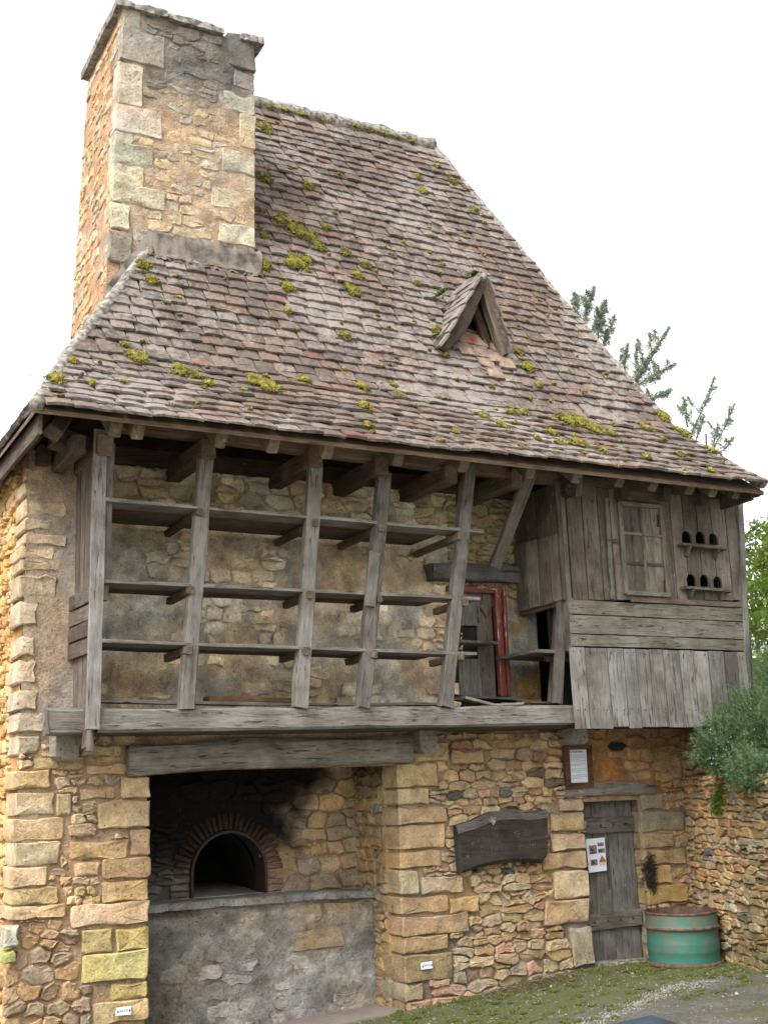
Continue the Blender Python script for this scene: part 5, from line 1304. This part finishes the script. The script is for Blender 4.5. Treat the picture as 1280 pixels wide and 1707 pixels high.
for (q, lab) in (([(195, 1680.5), (219, 1677.5), (219, 1691), (194, 1693.5)], 'small white plastic label screwed low on the yellowed left pier'), ([(702, 1605.5), (720, 1602.5), (721.5, 1614), (703, 1616.5)], 'small white plastic label screwed low on the right pier beside the recess')):
    cs_ = [at(x, y, -.072) for x, y in q]; lb_ = thing('wall_label', lab, 'label', sum(cs_)/4)
    panel('plate', cs_, .015, M_PAPER, lb_)
    e1 = cs_[1]-cs_[0]; e2 = cs_[3]-cs_[0]
    strokes('text_line', cs_[0]+e1*.24+e2*.60, e1, np.linalg.norm(e1)*.55, .016, [.026, .012, .036], lb_, M_INKGREY)
    for f in (.1, .9):
        c = cs_[0]+e1*f+e2*.5+np.array([0, -.003, 0]); r_ = .006
        obj('screw', [c+np.array([r_*math.cos(a), -.002, 1.6*r_*math.sin(a)]) for a in np.linspace(0, 6.283, 9)[:-1]]+[c+np.array([0, -.005, 0])], [(i, (i+1) % 8, 8) for i in range(8)], M_INK, lb_)

# ------------------------------------------------------------------ loose boards lying in the gallery
def curved_board(name, p, q, wd, th, color, curl, label, cat='board'):
    o = beam(name, p, q, th, wd, None, color, jit=.004, bend=curl, taper=.75); tag(o, label, cat); return o
curved_board('loose_plank', at(350, 1165, -.40), at(492, 1167, -.40), .16, .045, (.30, .165, .09), 0, 'orange brown plank lying on the gallery floor between the second and third posts')
curved_board('loose_plank', at(168, 1168, -.5), at(745, 1173, -.5), .12, .025, (.24, .22, .20), -.015, 'long thin grey plank lying behind the gallery posts')
curved_board('bark_slab', at(776, 1162, -.62), at(876, 1172, -.62), .22, .022, (.33, .30, .26), -.04, 'pale curved slab of wood hanging over the gallery beam by the red door')
curved_board('loose_plank', at(770, 1160, -.3), at(905, 1168, -.35), .26, .022, (.13, .12, .11), 0, 'wide dark board lying at the foot of the red framed door')
curved_board('loose_plank', at(872, 1170, -.45), at(918, 1171, -.45), .12, .022, (.32, .15, .08), 0, 'short orange board end beside the dovecote post')

# ------------------------------------------------------------------ ground details
A = Acc(); g = np.random.default_rng(4)
for _ in range(3600):
    x = g.uniform(3.0, 9.2); y = -abs(g.normal(0, 1.2)) if g.random() < .8 else g.uniform(-3.4, -.1)
    if y > -.06 or y < -4: continue
    r = g.uniform(.004, .012)*(2.0 if g.random() < .04 else 1); c = np.array([x, y, gz(x, y)+.004]); k = g.uniform(.7, 1.3, 6)
    V = [c+r*k[i]*np.array(v) for i, v in enumerate(((1, 0, 0), (-1, 0, 0), (0, 1, 0), (0, -1, 0), (0, 0, .7), (0, 0, -.7)))]
    cc = np.array([(.24, .23, .21), (.17, .155, .13), (.12, .11, .10), (.20, .16, .11)][g.integers(4)])
    A.add(V, [(0, 2, 4), (2, 1, 4), (1, 3, 4), (3, 0, 4), (2, 0, 5), (1, 2, 5), (3, 1, 5), (0, 3, 5)], cc)
for _ in range(1500):
    f = g.uniform(0, 1); q0 = on('Z', .03, 960, 1690); q1 = on('Z', .03, 1175, 1638); c = q0+(q1-q0)*f+np.array([g.normal(0, .14), g.normal(0, .07), 0]); c[2] = gz(c[0], c[1])+.004; rr = g.uniform(.004, .011)
    A.add([c+rr*np.array(v)*g.uniform(.7, 1.3) for v in ((1, 0, 0), (-1, 0, 0), (0, 1, 0), (0, -1, 0), (0, 0, .7), (0, 0, -.7))], [(0, 2, 4), (2, 1, 4), (1, 3, 4), (3, 0, 4), (2, 0, 5), (1, 2, 5), (3, 1, 5), (0, 3, 5)], np.array((.26, .25, .23))*g.uniform(.4, 1.1))
o = A.make('gravel', M_STONE, kind='stuff', smooth=False); tag(o, 'scattered pale gravel and chips over the mossy ground', 'gravel')
A = Acc(); cc0 = on('Z', 0.0, 868, 1634)
for _ in range(1500):
    a = g.uniform(0, 6.283); r = math.sqrt(g.uniform(0, 1)); x = cc0[0]+math.cos(a)*r*.55; y = -.22+math.sin(a)*r*.18; c = np.array([x, y, gz(x, y)+.006+.03*(1-r)*g.uniform(0, 1)])
    th = g.uniform(0, 3.14); d = np.array([math.cos(th), math.sin(th), g.uniform(-.3, .3)])*g.uniform(.008, .02); e = np.array([-math.sin(th), math.cos(th), 0])*.003
    A.add([c-d-e, c+d-e, c+d+e, c-d+e], [(0, 1, 2, 3)], [(.09, .055, .035), (.15, .09, .06), (.30, .24, .17)][g.integers(3)])
o = A.make('leaf_litter', M_STONE, kind='stuff', smooth=False); tag(o, 'brown heap of leaf litter at the foot of the wall below the carved sign', 'litter')
A = Acc()
for k in range(300):                              # moss cushions on the ground and wall foot
    x = g.uniform(5.0, 8.6); y = -g.uniform(.03, 1.6)**1.2-.02; r = g.uniform(.03, .12)
    moss_patch(A, np.array([x, y, gz(x, y)+.002]), np.array([0, 0, 1.]), np.array([0, 1., 0]), r, r*.7, 22, .003)
o = A.make('ground_moss', M_MOSS2, kind='stuff'); tag(o, 'low green moss carpet along the foot of the wall', 'moss')
for i in range(5):
    px = 560+i*26; p = on('Z', -.17, px, 1690-i*7); V, F = stone_geo([(-.12, -.09), (.13, -.1), (.11, .09), (-.13, .1)], frame((p[0], p[1]+.3, -.19), (1, 0, 0), (0, 1, 0), (0, 0, 1)), .02, 0, .05, .3, 2)
    o = obj('floor_stone', V, F, M_STONE, None, cols=np.tile((.33, .27, .22), (len(V), 1))); o['kind'] = 'structure'
# sloping information panel whose far corner rises into the frame
ip = thing('info_lectern', 'dark framed blue panel corner peeping up at the bottom edge of the photo', 'sign', (2.98, -6.5, 0))
far = on('Z', .90, 1086, 1692); lc = on('Z', .90, 1000, 1712); rc_ = on('Z', .90, 1160, 1716)
d1 = (lc-far)/np.linalg.norm(lc-far); d2 = (rc_-far)/np.linalg.norm(rc_-far)
dl = np.array([0, 0, -.12])
Pn = [far, far+d1*.42, far+d1*.42+d2*.42, far+d2*.42]
V = Pn+[p-np.array([0, 0, .03]) for p in Pn]; obj('panel_frame', V, [(0, 1, 2, 3), (7, 6, 5, 4)]+[(i, (i+1) % 4, (i+1) % 4+4, i+4) for i in range(4)], M_BLACK, ip, smooth=False)
cc = sum(Pn)/4; Pi = [cc+(p-cc)*.93+np.array([0, 0, .004]) for p in Pn]; V = Pi+[p-np.array([0, 0, .006]) for p in Pi]
obj('panel_face', V, [(0, 1, 2, 3), (7, 6, 5, 4)]+[(i, (i+1) % 4, (i+1) % 4+4, i+4) for i in range(4)], M_GLASSBLUE, ip, smooth=False)
beam('leg', (cc[0], cc[1], -.3), (cc[0], cc[1], .88), .07, .07, ip, mat=M_BLACK)

# ------------------------------------------------------------------ trees
def leaf_cloud(blobs, count, size, seed, flat=.6):
    g = np.random.default_rng(seed); w_ = np.array([b[3]**2 for b in blobs]); w_ /= w_.sum(); idx = g.choice(len(blobs), count, p=w_); B = np.array([b[:4] for b in blobs])[idx]
    d = g.normal(size=(count, 3)); d /= np.linalg.norm(d, axis=1)[:, None]; P_ = B[:, :3]+d*(B[:, 3:]*g.uniform(.35, 1.0, (count, 1))**.6)*np.array([1, 1, .85])
    a = g.normal(size=(count, 3)); a /= np.linalg.norm(a, axis=1)[:, None]; b = np.cross(a, g.normal(size=(count, 3))); b /= np.linalg.norm(b, axis=1)[:, None]
    s_ = size*g.uniform(.6, 1.3, (count, 1)); V = np.stack([P_-a*s_, P_+b*s_*flat, P_+a*s_, P_-b*s_*flat], 1).reshape(-1, 3)
    cl = g.uniform(0, 1, len(blobs))[idx]; rn = np.repeat(np.clip(cl*.5+g.uniform(0, .5, count), 0, 1), 4)
    return V, np.arange(count*4).reshape(-1, 4), rn
def limb(name, a, b, r0, r1, parent, n=7, wob=.12):
    V = []; F = []; a = np.array(a, float); b = np.array(b, float); ax = (b-a)/np.linalg.norm(b-a); e = np.cross(ax, [.3, .9, .1]); e /= np.linalg.norm(e); f = np.cross(ax, e); ph = U(0, 9)
    for k in range(n+1):
        t = k/n; c = a+(b-a)*t+(e*math.sin(t*5+ph)+f*math.cos(t*4+ph))*wob*t*(1-t)*2; r = r0+(r1-r0)*t
        for i in range(7): th = 2*math.pi*i/7; V.append(c+(e*math.cos(th)+f*math.sin(th))*r)
    for k in range(n):
        for i in range(7): j = (i+1) % 7; F.append((k*7+i, k*7+j, (k+1)*7+j, (k+1)*7+i))
    return obj(name, V, F, M_BARK, parent)
def broadleaf(x, y, z0, h, spread, label, seed, n=16000, grp=None):
    t = thing('broadleaf_tree', label, 'tree', (x, y, z0), grp); g = random.Random(seed)
    limb('trunk', (x, y, z0), (x, y, z0+h*.75), .13, .04, t); bl = []
    for k in range(22):
        a = g.uniform(0, 6.283); r = spread*math.sqrt(g.uniform(0, 1)); z = z0+h*g.uniform(.12, .95); r *= (1.1-abs((z-z0)/h-.5))
        c = (x+math.cos(a)*r, y+math.sin(a)*r, z, g.uniform(.4, .75)); bl.append(c)
        if k < 9: limb('limb', (x, y, z0+h*.25*g.uniform(.6, 1.8)), c[:3], .04, .012, t, 5)
    V, F, rn = leaf_cloud(bl, n, .055, seed); obj('crown', V, F, M_LEAF, t, smooth=False, rnd=rn)
broadleaf(17.6, 6.8, 1.6, 4.7, 1.5, 'bright green sunlit tree right of the dovecote, nearest the house wall', 21)
broadleaf(21.2, 9.5, 1.6, 5.9, 1.9, 'taller pale green tree at the right edge behind the hedge', 22, 18000)
broadleaf(25.5, 15.5, 1.6, 7.4, 2.4, 'far bushy green tree filling the gap behind the other leafy trees', 23, 18000)
hd = thing('clipped_hedge', 'low clipped bright yellow green hedge under the leafy trees', 'hedge', (14.5, 3.5, 1.6))
g_ = np.random.default_rng(9); cnt = 16000; P_ = np.stack([g_.uniform(11.5, 19, cnt), g_.uniform(3.2, 4.2, cnt), g_.uniform(1.6, 3.52, cnt)], 1)
a = g_.normal(size=(cnt, 3)); a /= np.linalg.norm(a, axis=1)[:, None]; b = np.cross(a, g_.normal(size=(cnt, 3))); b /= np.linalg.norm(b, axis=1)[:, None]; s_ = .035
obj('foliage', np.stack([P_-a*s_, P_+b*s_*.6, P_+a*s_, P_-b*s_*.6], 1).reshape(-1, 3), np.arange(cnt*4).reshape(-1, 4), M_LEAF, hd, smooth=False, rnd=np.repeat(g_.uniform(.5, 1, cnt), 4))
box('hedge_core', (11.6, 3.3, 1.55), (18.9, 4.1, 3.40), M_GRASS, hd)
def conifer(px, py, Y, label, seed, spread=1.2, branches=26, dens=1.0, lean=0.0, z0=1.5, upto=5.5, boughs=()):
    tip = at(px, py, Y); x = tip[0]; g = random.Random(seed); t = thing('conifer_tree', label, 'tree', (x, Y, z0))
    tk = at(px-14, py+95, Y) if boughs else tip; limb('trunk', (x-lean, Y, z0), tuple(tk), .12, .02, t, 14, .2)
    Vs = []; n0 = 0; rn = []; gg = np.random.default_rng(seed)
    tips = [] if boughs else [(tip-np.array([0, 0, 1.1]), np.array([0, 0, 1.]), 1.1)]
    tip = tk
    for b_ in boughs:
        q0 = at(b_[0], b_[1], Y+g.uniform(-.5, .5)); q1 = at(b_[2], b_[3], q0[1]); l_ = np.linalg.norm(q1-q0); limb('branch', q0, q1, .016, .004, t, 6, .08); tips.append((q0, (q1-q0)/l_, l_))
        for f_ in (.25, .45, .6, .75):
            d_ = (q1-q0)/l_+np.array([g.choice((-1, 1))*.8, g.uniform(-.6, .6), g.uniform(-.2, .3)]); d_ /= np.linalg.norm(d_); tips.append((q0+(q1-q0)*f_, d_, l_*.38*(1.15-f_)))
    for k in range(branches):
        f = (k+g.random())/branches; z = tip[2]-.25-upto*f; L_ = spread*(.50+f)*g.uniform(.6, 1.15); a = g.uniform(0, 6.283); d = np.array([math.cos(a), math.sin(a), g.uniform(.25, .75)]); d /= np.linalg.norm(d)
        b0 = np.array([x-lean*f*.3, Y, z]); limb('branch', b0, b0+d*L_, .014, .004, t, 4, .05) if k < 14 else None
        tips.append((b0, d, L_))
    for b0, d, L_ in tips:
        m = int(85*L_*dens)
        for i in range(m):
            f = (i/m)**.8; c = b0+d*L_*f; sd = gg.normal(size=3); sd -= d*(sd@d); sd /= np.linalg.norm(sd); ax = sd*.8+d*.6+np.array([0, 0, -.25]); l2 = .17*(1.15-f)*gg.uniform(.5, 1.2)
            q = c+ax*gg.uniform(0, 1, (11, 1))*l2; e = gg.normal(size=(11, 3))*.032; w2 = np.cross(e, gg.normal(size=(11, 3))); w2 /= np.linalg.norm(w2, axis=1)[:, None]; w2 *= .007
            Vs.append(np.stack([q-w2, q+w2, q+e+w2*.4, q+e-w2*.4], 1).reshape(-1, 3)); rn.append(np.full(44, gg.uniform(0, 1)))
    V = np.vstack(Vs); obj('needles', V, np.arange(len(V)).reshape(-1, 4), M_CONIFER, t, smooth=False, rnd=np.concatenate(rn))
conifer(988, 474, 9, 'yellowish green conifer showing highest above the right roof slope', 31, .5, 18, 1.2, boughs=((968, 556, 990, 478), (985, 560, 1009, 500), (962, 520, 957, 488), (996, 566, 1000, 520)))
conifer(1022, 520, 9.5, 'thin dark conifer tip just right of the highest conifer', 36, .3, 8, .6, boughs=((1008, 575, 1024, 524), (1006, 580, 1012, 548)))
conifer(1064, 560, 8.5, 'blue green conifer with long upswept branches behind the middle of the roof slope', 32, .8, 16, .8, boughs=((1038, 668, 1115, 546), (1058, 645, 1126, 606), (1072, 668, 1119, 650), (1036, 640, 1046, 572), (1046, 660, 1082, 596)))
conifer(1190, 628, 9, 'slender bare looking conifer leaning above the lower roof corner', 33, .4, 10, .5, lean=.8, boughs=((1146, 742, 1191, 628), (1146, 712, 1138, 660), (1160, 735, 1172, 690)))
conifer(1228, 672, 10, 'lowest and thinnest conifer farthest right above the eave', 34, .4, 8, .5, lean=.6, boughs=((1188, 752, 1224, 672), (1200, 756, 1222, 728), (1190, 745, 1196, 706)))
flush_pieces()
